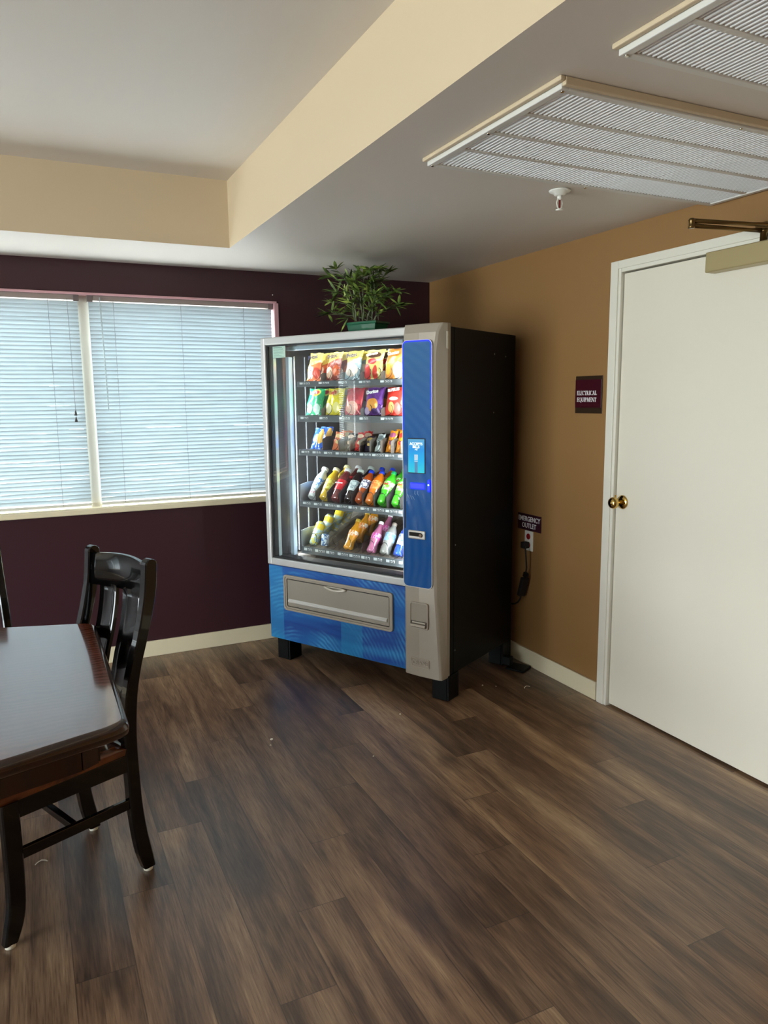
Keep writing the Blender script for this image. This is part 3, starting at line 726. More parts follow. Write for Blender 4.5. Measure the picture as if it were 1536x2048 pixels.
pts = [(dcx-.075+.15*i/10, -.004, DZ1-.030+.004*math.sin(PI*i/10)) for i in range(11)]; tube(bm, pts, .003, 6); obj('handle', bm, mat((200, 192, 178), .3, .2, name='pale_handle'), dd)
# control column: bulging front, slanted right flank
bm = B(); prof = []
for z in (ZB-.006, .25, .55, .9, 1.3, 1.7, 1.80, ZH+.008):
    k = max(0, min(1, (z-.14)/.5)); topk = 1 if z < 1.79 else (.5 if z < 1.82 else 0)
    xr = -.004-.036*k; fy = -.026
    if z >= 1.80: fy = -.020 if z < 1.82 else -.006; xr = -.028 if z < 1.82 else -.012
    loop = [(-.222, .05), (-.222, -.016 if z < 1.82 else -.004), (-.212, fy+.002), (-.13, fy-.004), (xr-.012, fy), (xr, fy+.006), (-.001, .022), (-.001, .05)]
    prof.append([bm.verts.new((a, b, z)) for a, b in loop])
for a, b in zip(prof, prof[1:]):
    n = len(a)
    for i in range(n): bm.faces.new((a[i], a[(i+1) % n], b[(i+1) % n], b[i]))
bm.faces.new(prof[0][::-1]); bm.faces.new(prof[-1])
colm = obj('control_column', bm, M['taupe'], vm, bevel=.004)
FY = -.0315
PX0, PX1, PZ0, PZ1 = -.2165, -.055, .585, 1.765; pcx, pcz = (PX0+PX1)/2, (PZ0+PZ1)/2
def curved(bm, loop, y0, y1):   # plate following the bulge
    prism(bm, loop, y0, y1, 'xz')
bm = B(); curved(bm, sh(rrect(PX1-PX0, PZ1-PZ0, .022, 6), pcx, pcz), FY-.0015, FY+.012); bp = obj('blue_panel', bm, graphic('blue_column_graphic', 0, 0, 0, False), vm)
bm = B(); ring_plate(bm, sh(rrect(PX1-PX0+.006, PZ1-PZ0+.006, .025, 6), pcx, pcz), sh(rrect(PX1-PX0, PZ1-PZ0, .022, 6), pcx, pcz), FY-.003, FY+.012); obj('panel_bezel', bm, M['silver'], vm)
# blue LED glow line around the top of the panel
bl = NT('blue_led'); BL = bl.done(bl.pbr((0, 0, .6, 1), .4, emit=(.01, .02, 1., 1), es=2.6))
pl_ = rrect(PX1-PX0-.004, PZ1-PZ0-.004, .021, 6); top = [(a+pcx, FY-.0025, b+pcz) for a, b in pl_ if b > 0]
bm = B(); tube(bm, [(top[0][0], top[0][1], 1.45)]+top[:7], .0016, 6); tube(bm, top[7:]+[(top[-1][0], top[-1][1], 1.35)], .0013, 6)
tube(bm, top[4:10], .0032, 6); obj('led_outline', bm, BL, bp)
# screen
bm = B(); box(bm, -.190, -.090, FY-.004, FY, 1.143, 1.311, .001); scf = obj('screen_bezel', bm, M['rubber'], vm)
sc_ = NT('screen_picture'); x, y, z = sc_.xyz(); mr = sc_.n('ShaderNodeMapRange'); sc_.put(mr.inputs[0], z); mr.inputs[1].default_value = 1.147; mr.inputs[2].default_value = 1.307
cc = sc_.ramp(mr.outputs[0], [(0, (.02, .62, .75, 1)), (.35, (.0, .45, .85, 1)), (.7, (.005, .30, .80, 1)), (1, (.10, .40, .65, 1))]); SCR = sc_.done(sc_.pbr((.01, .01, .01, 1), .2, emit=cc, es=1.0))
bm = B(); box(bm, -.186, -.094, FY-.005, FY-.004, 1.147, 1.307); s1 = obj('screen', bm, SCR, scf)
wem = mat((235, 245, 255), .5, emit=.9, name='screen_white')
text_obj('screen_text', 'ACCEPTS', .0175, wem, scf, face((-.140, FY-.0055, 1.284), (1, 0, 0), (0, -1, 0)), .0003, bold=.0003)
text_obj('screen_text', 'BILLS', .0175, wem, scf, face((-.140, FY-.0055, 1.270), (1, 0, 0), (0, -1, 0)), .0003, bold=.0003)
text_obj('screen_text', '1-5', .0120, wem, scf, face((-.140, FY-.0055, 1.258), (1, 0, 0), (0, -1, 0)), .0003, bold=.0003)
bm = B(); box(bm, -.148, -.132, FY-.0056, FY-.005, 1.147, 1.200); obj('bill_slot_icon', bm, mat((60, 110, 150), .5, emit=.5), scf)
bm = B(); box(bm, -.150, -.130, FY-.0056, FY-.005, 1.206, 1.234); box(bm, -.150, -.130, FY-.0058, FY-.005, 1.200, 1.203); obj('bill_icon', bm, mat((150, 170, 185), .5, emit=.7), scf)
# bill acceptor glow
bm = B(); box(bm, -.176, -.092, FY-.006, FY, 1.068, 1.098, .004); obj('bill_acceptor', bm, BL, vm)
bm = B(); box(bm, -.076, -.060, FY-.010, FY, 1.058, 1.116, .006); led_ = obj('acceptor_button', bm, BL, vm)
bm = B(); lathe(bm, [(.0045, 0), (.003, .003)], 10, Matrix.Translation((-.068, FY-.010, 1.092)) @ Matrix.Rotation(PI/2, 4, 'X')); obj('led_dot', bm, mat((150, 200, 255), .4, emit=3.5), led_)
bm = B(); box(bm, -.211, -.204, FY-.003, FY, .872, 1.118, .001); obj('card_slot', bm, M['rubber'], vm)
bm = B()
for dx in (0, .017): tube(bm, [(-.150+dx, FY-.002, 1.060), (-.151+dx, FY-.002, 1.045), (-.146+dx, FY-.002, 1.038)], .0012, 5)
for k in range(3): tube(bm, [(-.192+k*.014, FY-.002, 1.040-.004*k), (-.186+k*.014, FY-.002, 1.026), (-.180+k*.014, FY-.002, 1.018-.002*k)], .0011, 5)
tube(bm, [(-.196, FY-.002, 1.066), (-.1945, FY-.002, 1.035), (-.196, FY-.002, 1.005)], .0012, 5)
obj('printed_icons', bm, mat((170, 195, 215), .5), bp)
# coin insert plate
bm = B(); box(bm, -.188, -.090, FY-.008, FY, .824, .866, .005, seg=3); cp = obj('coin_plate', bm, mat((214, 210, 202), .3, .5, name='satin_metal'), vm)
bm = B(); box(bm, -.180, -.112, FY-.0095, FY-.007, .838, .857, .002); obj('coin_slot', bm, mat((36, 32, 28), .3, .8), cp)
bm = B(); lathe(bm, [(.011, 0), (.011, .005), (.008, .007)], 6, Matrix.Translation((-.112, FY-.008, .845)) @ Matrix.Rotation(PI/2, 4, 'X')); obj('return_button', bm, mat((120, 100, 84), .3, .8), cp)
# change cup
bm = B(); lo = sh(rrect(.108, .136, .012), -.129, .440); li = sh(rrect(.094, .120, .010), -.129, .441)
ring_plate(bm, lo, li, FY-.006, FY+.010); cu_ = obj('change_cup_surround', bm, M['taupe'], vm, bevel=.002)
bm = B(); box(bm, -.177, -.081, FY-.0015, FY+.002, .412, .502); obj('cup_flap', bm, mat((150, 140, 126), .4, .2), cu_)
bm = B(); box(bm, -.177, -.081, FY-.0012, FY+.001, .384, .412); obj('cup_shade_plate', bm, mat((60, 52, 44), .5), cu_)  # flush plate coloured dark to give the shade of a recess
bm = B(); prism(bm, [(-.034, .384), (-.050, .388), (-.046, .398), (-.034, .400)], -.172, -.086, 'yz'); prism(bm, [(-.034, .402), (-.042, .404), (-.040, .410), (-.034, .410)], -.165, -.088, 'yz'); obj('cup_lip', bm, M['taupe'], cu_)
# embossed maker plate
bm = B(); em = mat((190, 180, 166), .35, .25)
lo = sh([(-.052, -.0225), (.052, -.0225), (.052, .0225), (-.052, .0225)], -.124, .198); li = sh([(-.0505, -.021), (.0505, -.021), (.0505, .021), (-.0505, .021)], -.124, .198)
ring_plate(bm, lo, li, FY-.0025, FY+.001); mk = obj('embossed_plate', bm, em, vm)
text_obj('embossed_lettering', 'CRANE', .030, em, mk, face((-.124, FY-.0015, .198), (1, 0, 0), (0, -1, 0)), .0012, sx=1.0)
# lock tag at the top of the column edge
bm = B(); box(bm, .001, .006, .006, .022, 1.724, 1.802, .002); obj('hinge_cover', bm, mat((196, 190, 172), .4), vm)

# shelves: front rail, tray, coils, dividers, price labels
SH = [(1.597, .026), (1.408, .030), (1.217, .028), (.926, .030), (.660, .036)]
U5 = [.970, .830, .695, .560, .425]
U9 = [.970, .818, .735, .669, .600, .532, .459, .398, .335]
U8 = [1.000, .914, .830, .738, .662, .590, .510, .418, .335]
U5b = [1.000, .923, .842, .752, .672, .590, .500, .410, .335]
slots = [U5, U5, U9, U8, U5b]
def coil(bm, x, y0, z, r, turns, pitch, rw):
    pts = []
    for i in range(int(turns*16)+1):
        a = 2*PI*i/16; pts.append((x+r*math.sin(a), y0+pitch*i/16, z+r-r*math.cos(a)))
    tube(bm, pts, rw, 4)
for k, ((z, h), us) in enumerate(zip(SH, slots)):
    tilt = k >= 3
    bm = B(); dz = .115 if k == 4 else (.03 if k == 3 else 0)
    prism(bm, [(.165, z-.004), (.66, z-.004+dz), (.66, z-.012+dz), (.165, z-.012)], -1.045, -.262, 'yz')
    tr = obj('shelf_tray', bm, mat((70, 68, 66), .35, .3, name='dark_tray_metal') if k != 4 else mat((104, 96, 88), .35, .3), vm)
    bm = B(); prism(bm, [(.150, z), (.156, z), (.172, z-h), (.146, z-h)], -1.048, -.262, 'yz'); box(bm, -1.052, -.262, .140, .152, z-h-.004, z-h+.001, .001); box(bm, -1.052, -1.046, .145, .60, z-h, z+.0, .001)
    rr = random.Random(k); xx = -1.035
    while xx < -.30:
        box(bm, xx, xx+.022, .1475, .1488, z-h*.72, z-h*.22, mi=1)
        for q in range(rr.choice((2, 3))):
            box(bm, xx+.028+q*.017, xx+.039+q*.017, .1475, .1488, z-h*.68, z-h*.26, mi=1); box(bm, xx+.031+q*.017, xx+.036+q*.017, .1468, .1480, z-h*.60, z-h*.36, mi=2)
        xx += .139 if k < 2 else .083
    obj('price_rail', bm, [M['rail'], mat((216, 222, 224), .5), M['rubber']], tr)
    for u in us:
        bm = B()
        if k < 2:
            coil(bm, -u-.032, .160, z+.002, .030, 5, .075, .0016); coil(bm, -u+.032, .160, z+.002, .030, 5, .075, .0016)
        elif k == 2: coil(bm, -u, .158, z+.002, .032, 6, .06, .0016)
        elif k == 3: coil(bm, -u, .158, z+.002, .035, 5, .08, .0016)
        else: coil(bm, -u, .158, z+.002, .035, 1, .08, .0016)
        obj('coil', bm, M['wire'], tr)
    dm = mat((44, 42, 42), .4) if k == 3 else (glassmat('clear_divider', (.86, .88, .88, 1), .05, 1.) if k == 4 else mat((96, 90, 84), .4, .2))
    us2 = sorted(us, reverse=True)
    for a, b in zip(us2, us2[1:]):
        xm = -(a+b)/2
        if k < 2: poly = [(.17, z), (.17, z+.035), (.19, z+.045), (.62, z+.05), (.62, z)]
        elif k == 2: poly = [(.165, z), (.165, z+.06), (.20, z+.075), (.6, z+.08), (.6, z)]
        elif k == 3: poly = [(.172, z), (.168, z+.055), (.26, z+.115), (.62, z+.13), (.62, z+.02)]
        else: poly = [(.172, z), (.170, z+.045), (.34, z+.12), (.62, z+.16), (.62, z+.11)]
        bm = B(); prism(bm, poly, xm-.0012, xm+.0012, 'yz'); obj('divider', bm, dm, tr)
# side bracket of the lower trays
bm = B()
for z in (.926, .66): prism(bm, [(.155, z-.03), (.155, z+.09), (.22, z+.10), (.60, z+.10), (.60, z-.02)], -1.062, -1.056, 'yz')
obj('tray_brackets', bm, mat((140, 144, 148), .3, .5), vm)

# ------------------------------------------------------------------ goods
def m2w(M4): return MROOT @ M4
def bag_mat(name, base, accents, top=None, seed=0):
    t = NT(name); x, y, z = t.xyz(); c = lin(base)
    n = t.noise(t.comb(x, y, z), 26, 3, .6, .6)
    col = t.mix(t.ramp(n, [(.50, (0, 0, 0, 1)), (.60, (1, 1, 1, 1))]), c, (c[0]*.75, c[1]*.75, c[2]*.75, 1))
    if top:  # coloured top part with slanted edge
        f = t.math('GREATER_THAN', t.math('ADD', z, t.math('MULTIPLY', x, -.35)), top[1]); col = t.mix(f, col, lin(top[0]))
    for (cx, cz, rx, rz, rgb) in accents:
        dx = t.math('DIVIDE', t.math('SUBTRACT', x, cx), rx); dz = t.math('DIVIDE', t.math('SUBTRACT', z, cz), rz)
        d = t.math('ADD', t.math('MULTIPLY', dx, dx), t.math('MULTIPLY', dz, dz))
        d = t.math('ADD', d, t.math('MULTIPLY', t.math('SUBTRACT', n, .5), .7))
        col = t.mix(t.math('LESS_THAN', d, 1.), col, lin(rgb))
    return t.done(t.pbr(col, .28, .15, t.bump(t.noise(t.comb(x, y, z), 38, 2), .35, .004), .6))
def make_bag(name, label, m, w=.12, h=.165, d=.045, text=None, tcol=None, tsize=.03, tz=.7, group=None, seed=0):
    r = random.Random(seed); bm = B(); nx, nz = 14, 16
    def P(i, j, s):
        u = i/nx*2-1; v = j/nz
        e = max(0, math.sin(PI*min(1, max(0, (v-.05)/.9))))**.55 * max(0, 1-abs(u)**3.2)**.6
        crump = .006*noise.noise(Vector((u*2.5+seed*7, v*4, s)))+.003*noise.noise(Vector((u*7, v*9+seed, s*3)))
        y = s*(d/2*e*(1.12-.45*v)+crump*(1 if .06 < v < .94 and abs(u) < .97 else .3))
        nip = 1-.07*math.sin(PI*v)+(.02 if v < .06 or v > .94 else 0)
        x = u*w/2*nip+.002*math.sin(v*11+seed)
        return (x, y, v*h+.002*math.sin(u*5+seed)*(1 if v > .9 else 0))
    F = [[bm.verts.new(P(i, j, -1)) for i in range(nx+1)] for j in range(nz+1)]
    Bk = [[bm.verts.new(P(i, j, 1)) for i in range(nx+1)] for j in range(nz+1)]
    for j in range(nz):
        for i in range(nx):
            bm.faces.new((F[j][i], F[j][i+1], F[j+1][i+1], F[j+1][i])).smooth = True
            bm.faces.new((Bk[j][i+1], Bk[j][i], Bk[j+1][i], Bk[j+1][i+1])).smooth = True
    for j in range(nz):
        bm.faces.new((F[j][0], F[j+1][0], Bk[j+1][0], Bk[j][0])); bm.faces.new((F[j][nx], Bk[j][nx], Bk[j+1][nx], F[j+1][nx]))
    for i in range(nx):
        bm.faces.new((F[0][i], Bk[0][i], Bk[0][i+1], F[0][i+1])); bm.faces.new((F[nz][i], F[nz][i+1], Bk[nz][i+1], Bk[nz][i]))
    o = obj(name, bm, m, fix=True); tag(o, label, 'snack', group)
    if text: text_obj('logo_lettering', text, tsize, mat(tcol, .4), o, face((0, -d/2-.004, h*tz), (1, 0, .12), (0, -1, 0)), .001, bold=.0008)
    return o
def place(o, u, v, z, lean=0., yawd=0., roll=0.):
    o.matrix_world = MROOT @ Matrix.Translation((-u, v, z)) @ Matrix.Rotation(math.radians(yawd), 4, 'Z') @ Matrix.Rotation(math.radians(-lean), 4, 'X') @ Matrix.Rotation(math.radians(roll), 4, 'Y')
def dupe(src, label, group=None):
    c = src.copy(); COL.objects.link(c); c['label'] = label
    if group: c['group'] = group
    elif 'group' in c: del c['group']
    for ch in list(src.children):
        d = ch.copy(); COL.objects.link(d); d.parent = c
    return c
corn1 = bag_mat('corn_chip_bag_a', (236, 120, 70), [(-.02, .045, .035, .035, (250, 226, 200)), (.03, .04, .022, .03, (206, 70, 50)), (-.045, .04, .012, .04, (240, 170, 60))], ((250, 224, 110), .085))
corn2 = bag_mat('corn_chip_bag_b', (150, 66, 50), [(-.02, .04, .03, .03, (244, 200, 170)), (.03, .05, .02, .03, (196, 90, 50))], ((246, 220, 120), .105))
corn3 = bag_mat('corn_chip_bag_c', (150, 170, 176), [(0, .05, .045, .035, (226, 206, 190))], ((248, 220, 100), .10))
pret = bag_mat('pretzel_bag', (196, 180, 110), [(0, .128, .045, .018, (90, 60, 46)), (0, .092, .032, .016, (220, 40, 44)), (-.03, .035, .026, .045, (206, 50, 46)), (.025, .03, .016, .04, (200, 60, 50))], ((236, 216, 130), .14))
oran = bag_mat('orange_snack_bag', (238, 150, 70), [(.035, .04, .028, .045, (236, 240, 244)), (-.03, .05, .02, .03, (250, 190, 70)), (-.06, .06, .012, .11, (240, 236, 226))], ((236, 130, 60), .11))
green = bag_mat('green_chip_bag', (24, 176, 110), [(0, .125, .036, .022, (246, 226, 90)), (.002, .127, .024, .012, (222, 60, 70)), (-.03, .035, .022, .025, (214, 232, 190)), (.03, .03, .024, .03, (190, 232, 214))])
yell = bag_mat('yellow_chip_bag', (240, 224, 40), [(0, .125, .03, .018, (250, 236, 160)), (-.03, .035, .022, .028, (250, 240, 190)), (.03, .04, .02, .03, (246, 236, 150))])
redb = bag_mat('red_chip_bag', (206, 40, 56), [(0, .04, .045, .035, (240, 170, 150))])
purp = bag_mat('purple_chip_bag', (112, 66, 150), [(0, .055, .04, .035, (236, 160, 70)), (-.035, .02, .018, .02, (200, 180, 220)), (.02, .02, .02, .015, (70, 44, 110))])
rora = bag_mat('red_orange_chip_bag', (232, 60, 50), [(0, .085, .03, .01, (250, 220, 200)), (-.01, .04, .02, .028, (250, 190, 110)), (.03, .035, .02, .03, (250, 120, 110))])
G1, G2, G3 = 'bags on the top shelf', 'bags on the second shelf', 'snacks on the third shelf'
row1 = [('corn_chip_bag', corn1, 'yellow and orange corn chip bag at the left end of the top shelf', 'Fritos', (40, 40, 70), .100, 0),
        ('corn_chip_bag', corn2, 'yellow and dark brown corn chip bag, second from the left on the top shelf', 'Fritos', (60, 30, 40), .100, 2),
        ('corn_chip_bag', corn3, 'yellow and grey-blue chip bag in the middle of the top shelf', 'Fritos', (50, 30, 60), .105, 3),
        ('pretzel_bag', pret, 'tan and brown bag with red oval, second from the right on the top shelf', 'ROLD GOLD', (245, 235, 200), .125, 4),
        ('snack_bag', oran, 'orange and white snack bag at the right end of the top shelf', 'Cheetos', (250, 240, 210), .125, 5)]
row2 = [('chip_bag', green, 'green potato chip bag at the left end of the second shelf', "Lay's", (250, 245, 240), .125, 6),
        ('chip_bag', yell, 'bright yellow potato chip bag, second from the left on the second shelf', "Lay's", (190, 30, 40), .125, 7),
        ('chip_bag', redb, 'red chip bag behind the striped reflection in the middle of the second shelf', None, None, .125, 8),
        ('chip_bag', purp, 'purple chip bag, second from the right on the second shelf', 'Doritos', (250, 250, 250), .125, 9),
        ('chip_bag', rora, 'red-orange chip bag at the right end of the second shelf', 'RUFFLES', (250, 240, 235), .125, 10)]
sz = {'Fritos': .032, 'ROLD GOLD': .014, 'Cheetos': .022, "Lay's": .028, 'Doritos': .026, 'RUFFLES': .021, None: .02}
for row, z, g, us in ((row1, 1.600, G1, U5), (row2, 1.411, G2, U5)):
    for (nm, m_, lab, tx, tcl, w_, sd), u in zip(row, us):
        hgt = .158 if z > 1.5 else .150
        o = make_bag(nm, lab, m_, w_+.004, hgt, .05, tx, tcl, sz[tx], .80 if tx != 'RUFFLES' else .86, g, sd)
        place(o, u+.01, .200, z, 14, -6)
        c2 = dupe(o, lab.split(' at the ')[0].split(' in the ')[0].split(',')[0].split(' behind the ')[0]+' standing just behind its twin, '+('top' if z > 1.5 else 'second')+' shelf', g)
        for ch in list(c2.children): bpy.data.objects.remove(ch)
        place(c2, u-.004, .275, z, 12, 5)
# third shelf
row3 = [('snack_packet', (40, 100, 210), (244, 190, 90), 'blue snack packet with a yellow corner at the left end of the third shelf', .085, .125, 11, 0),
        ('cookie_packet', (226, 120, 70), (240, 210, 150), 'orange cookie packet, second from the left on the third shelf', .075, .105, 12, 0),
        ('snack_packet', (60, 48, 44), (230, 200, 180), 'dark brown packet under the striped reflection on the third shelf', .055, .100, 13, 0),
        ('candy_packet', (206, 40, 40), (240, 214, 180), 'red and cream candy packet in the middle of the third shelf', .055, .105, 14, 0),
        ('candy_bar', (44, 38, 60), (226, 196, 120), 'dark candy packet with a gold label, middle right on the third shelf', .055, .085, 15, 0),
        ('gum_packet', (196, 206, 206), (120, 134, 136), 'silver-grey packet, third from the right in view on the third shelf', .052, .098, 16, 0),
        ('cracker_packet', (244, 150, 36), (176, 90, 130), 'orange cracker packet, left one of the two orange packets on the third shelf', .055, .118, 17, 1),
        ('cracker_packet', (244, 150, 36), (206, 60, 50), 'orange cracker packet, right one of the two orange packets next to the blue column', .055, .118, 18, 1)]
for (nm, c1_, c2_, lab, w_, h_, sd, _), u in zip(row3, U9):
    acc = [(0, h_*.78, w_*.42, h_*.12, c2_), (w_*.1, h_*.42, w_*.25, h_*.10, c2_)] if sd != 11 else [(.025, .075, .02, .045, c2_)]
    m_ = bag_mat(nm+'_print_%d' % sd, c1_, acc); o = make_bag(nm, lab, m_, w_, h_, .026, None, None, .02, .8, G3, sd); place(o, u, .195, 1.219, 20, -8)
    if sd in (11, 12, 14, 17):
        lab2 = {11: 'blue snack packet standing behind the front one at the left end of the third shelf', 12: 'orange cookie packet standing behind the front one on the third shelf', 14: 'red candy packet standing behind the front one on the third shelf', 17: 'orange cracker packet behind the left orange packet on the third shelf'}[sd]
        c2 = dupe(o, lab2, G3); place(c2, u-.01, .26, 1.221, 16, 4)
# bottles
def liquid(name, rgb, rough=.08):
    t = NT(name); c = lin(rgb); n = t.noise(t.obj(), 30, 2)
    return t.done(t.pbr(t.mix(t.math('MULTIPLY', n, .25), c, (c[0]*.6, c[1]*.6, c[2]*.6, 1)), rough, 0, None, .6, .8, .03))
def bottle(name, label, liq, lab, cap, accent=None, h=.215, r=.0325, kind='soda', text=None, tcol=(255, 255, 255), group=None, cat='bottle'):
    bm = B()
    k = h/.215
    if kind == 'soda': pr = [(.020, 0), (.029, .004), (.032, .014), (.0325, .045), (.029, .06), (.0325, .075), (.0325, .14), (.030, .155), (.020, .178), (.0125, .192), (.012, .204)]
    elif kind == 'wide': pr = [(.024, 0), (.031, .004), (.0325, .015), (.0325, .13), (.030, .148), (.021, .172), (.0165, .184), (.0165, .200)]
    else: pr = [(.020, 0), (.028, .004), (.030, .012), (.026, .05), (.030, .09), (.030, .125), (.022, .150), (.014, .172), (.013, .200)]
    lathe(bm, [(a*r/.0325, b*k) for a, b in pr], 20)
    o = obj(name, bm, liq); tag(o, label, cat, group)
    bm = B(); z0, z1 = (.082*k, .138*k) if kind == 'soda' else ((.06*k, .128*k) if kind == 'wide' else (.088*k, .126*k))
    rr_ = r*1.012 if kind != 'slim' else r*.936
    lathe(bm, [(rr_*.99, z0), (rr_, z0+.002), (rr_, z1-.002), (rr_*.99, z1)], 20, cap=False); lb_ = obj('bottle_label', bm, lab, o)
    bm = B(); cr_ = (.0145 if kind != 'wide' else .0195)*r/.0325
    lathe(bm, [(cr_, .196*k), (cr_*1.02, .200*k), (cr_, .214*k), (cr_*.8, .216*k)], 16); obj('bottle_cap', bm, cap, o)
    if accent:
        bm = B(); lathe(bm, [(r*.9, .004*k), (r*1.0, .02*k), (r*1.005, .035*k)], 16, cap=False); obj('bottle_base', bm, accent, o)
    if text: text_obj('label_lettering', text, .017, mat(tcol, .4), o, face((0, -rr_-.0008, (z0+z1)/2+.008), (1, 0, 0), (0, -1, 0)), .0006, sx=.95, bold=.0004)
    return o
def lblm(name, rgb, acc):
    t = NT(name); x, y, z = t.xyz(); n = t.noise(t.comb(x, y, z), 55, 2, .5, 1.)
    return t.done(t.pbr(t.mix(t.ramp(n, [(.50, (0, 0, 0, 1)), (.56, (1, 1, 1, 1))]), lin(rgb), lin(acc)), .35))
wht = mat((238, 240, 240), .4, name='white_cap'); blu = mat((26, 60, 190), .35, name='blue_cap'); grn = mat((20, 150, 90), .35, name='green_cap')
G4, G5 = 'bottles on the fourth shelf', 'drinks on the bottom shelf'
row4 = [('water_bottle', 'clear bottle with blue-white label and pink base, left end of the fourth shelf', liquid('pale_water', (206, 214, 212)), lblm('blue_white_label', (196, 224, 240), (40, 110, 200)), wht, mat((190, 60, 90), .3), 'wide', None, None),
        ('juice_bottle', 'yellow lemonade bottle, second from the left on the fourth shelf', liquid('lemonade_yellow', (236, 196, 30)), lblm('pale_yellow_label', (232, 232, 120), (190, 170, 40)), mat((246, 240, 190), .4), None, 'wide', None, None),
        ('juice_bottle', 'bottle with bright red label and white cap, third from the left on the fourth shelf', liquid('dark_red_drink', (130, 50, 50)), lblm('red_label', (222, 40, 50), (230, 60, 66)), wht, None, 'wide', 'Arizona', (250, 240, 240)),
        ('soda_bottle', 'dark cola bottle with grey and white label, fourth from the left on the fourth shelf', liquid('dark_cola', (40, 28, 26)), lblm('grey_label', (206, 218, 218), (130, 150, 156)), mat((200, 214, 206), .4), None, 'wide', None, None),
        ('tea_bottle', 'amber tea bottle with white label and dark blue cap, middle right on the fourth shelf', liquid('amber_tea', (190, 84, 24)), lblm('white_label', (236, 236, 240), (70, 70, 110)), blu, None, 'soda', None, None),
        ('soda_bottle', 'bright orange soda bottle with blue cap on the fourth shelf', liquid('orange_soda', (246, 130, 24)), lblm('orange_label', (244, 130, 60), (250, 180, 110)), blu, None, 'soda', None, None),
        ('soda_bottle', 'green soda bottle beside the orange one, left of the two green front bottles', liquid('green_soda', (70, 196, 40)), lblm('green_label', (110, 220, 60), (236, 244, 220)), grn, None, 'soda', 'Dew', (200, 30, 30)),
        ('soda_bottle', 'green soda bottle next to the blue column, right of the two green front bottles', None, None, grn, None, 'soda', 'Dew', (200, 30, 30))]
prev = None
for k, ((nm, lab, lq, lb_, cp_, ac, kd, tx, tcl), u) in enumerate(zip(row4, U8)):
    if lq is None: o = dupe(prev, lab, G4)
    else: o = bottle(nm, lab, lq, lb_, cp_, ac, .208, .034, kd, tx, tcl or (255, 255, 255), G4)
    prev = o
    place(o, u, .195, .934, 38, 3)
    if k not in (0,):
        short = lab.split(',')[0].split(' beside ')[0].split(' next to ')[0].split(' on the ')[0]; short = 'clear' if 0 else short
        c2 = dupe(o, short+' just behind its twin, fourth shelf' if k != 7 else 'green soda bottle behind the front green one next to the blue column', G4)
        place(c2, u-.008, .285, .942, 38, 3)
can_m = lblm('lemon_can_print', (196, 226, 226), (240, 226, 70))
def can(name, label, m, h=.145, r=.027, group=None):
    bm = B(); lathe(bm, [(r*.8, 0), (r, .006), (r, h-.016), (r*.72, h), (r*.70, h-.003)], 20); o = obj(name, bm, m); tag(o, label, 'can', group)
    bm = B(); lathe(bm, [(r*.7, h-.005), (r*.1, h-.005)], 16, cap=False); obj('can_lid', bm, M['chrome'], o)
    bm = B(); lathe(bm, [(r*1.004, h*.66), (r*1.008, h*.68), (r*1.008, h*.86), (r*1.004, h*.88)], 20, cap=False); obj('yellow_band', bm, mat((240, 214, 50), .3, name='yellow_can_band'), o)
    return o
o = can('drink_can', 'tall blue and yellow lemon can, frontmost, left end of the bottom shelf', can_m, group=G5); place(o, 1.005, .195, .664, 32, 0)
for k, l_ in enumerate(('tall lemon can on the bottom shelf, directly behind the front lemon can', 'tall lemon can on the bottom shelf, third back in the line of lemon cans', 'tall lemon can on the bottom shelf, rearmost visible in the line of lemon cans')):
    c2 = dupe(o, l_, G5); place(c2, 1.008-.004*k, .285+.095*k, .692+.026*k, 30, 0)
bm = B(); lathe(bm, [(.018, 0), (.022, .004), (.022, .062), (.017, .068)], 18); o = obj('drink_can', bm, lblm('small_can_print', (206, 226, 240), (60, 110, 170))); tag(o, 'short blue and white can standing alone at the front of the bottom shelf', 'can', G5)
bm = B(); lathe(bm, [(.016, .0685), (.010, .0690)], 14, cap=False); obj('can_lid', bm, M['chrome'], o); place(o, .923, .20, .666, 8, 0)
row5 = [('juice_bottle', 'orange juice bottle, middle of the bottom shelf, frontmost of its line', liquid('orange_juice', (246, 170, 40)), lblm('orange_white_label', (240, 150, 50), (250, 240, 220)), mat((200, 170, 60), .4), 'slim', .752, 3),
        ('water_bottle', 'pink drink bottle, frontmost of its line on the bottom shelf', liquid('pink_drink', (206, 120, 160)), lblm('pink_label', (226, 70, 170), (240, 200, 230)), wht, 'slim', .590, 2),
        ('water_bottle', 'clear water bottle with pale blue label on the bottom shelf', liquid('clear_water', (150, 150, 146)), lblm('pale_blue_label', (160, 200, 226), (110, 160, 196)), mat((150, 140, 130), .4), 'soda', .500, 1),
        ('soda_bottle', 'blue bottle with white label, right end of the bottom shelf, frontmost of its line', liquid('blue_drink', (40, 80, 190)), lblm('white_blue_label', (232, 238, 246), (50, 100, 200)), wht, 'wide', .410, 2)]
for nm, lab, lq, lb_, cp_, kd, u, n in row5:
    o = bottle(nm, lab, lq, lb_, cp_, None, .190 if kd != 'wide' else .205, .031, kd, None, group=G5); place(o, u, .195, .664, 36, 2)
    short = lab.split(',')[0]
    for k in range(1, n):
        c2 = dupe(o, short+(' second in its line, bottom shelf' if k == 1 else ' rearmost in its line, bottom shelf'), G5); place(c2, u-.004*k, .195+.09*k, .664+.028*k, 34, 2)
o = bottle('soda_bottle', 'red bottle half hidden by the blue column at the right end of the bottom shelf', liquid('red_drink', (236, 40, 50)), lblm('red_label_b', (226, 40, 50), (250, 120, 120)), wht, None, .19, .034, 'soda', None, group=G5); place(o, .338, .195, .664, 36, 2)

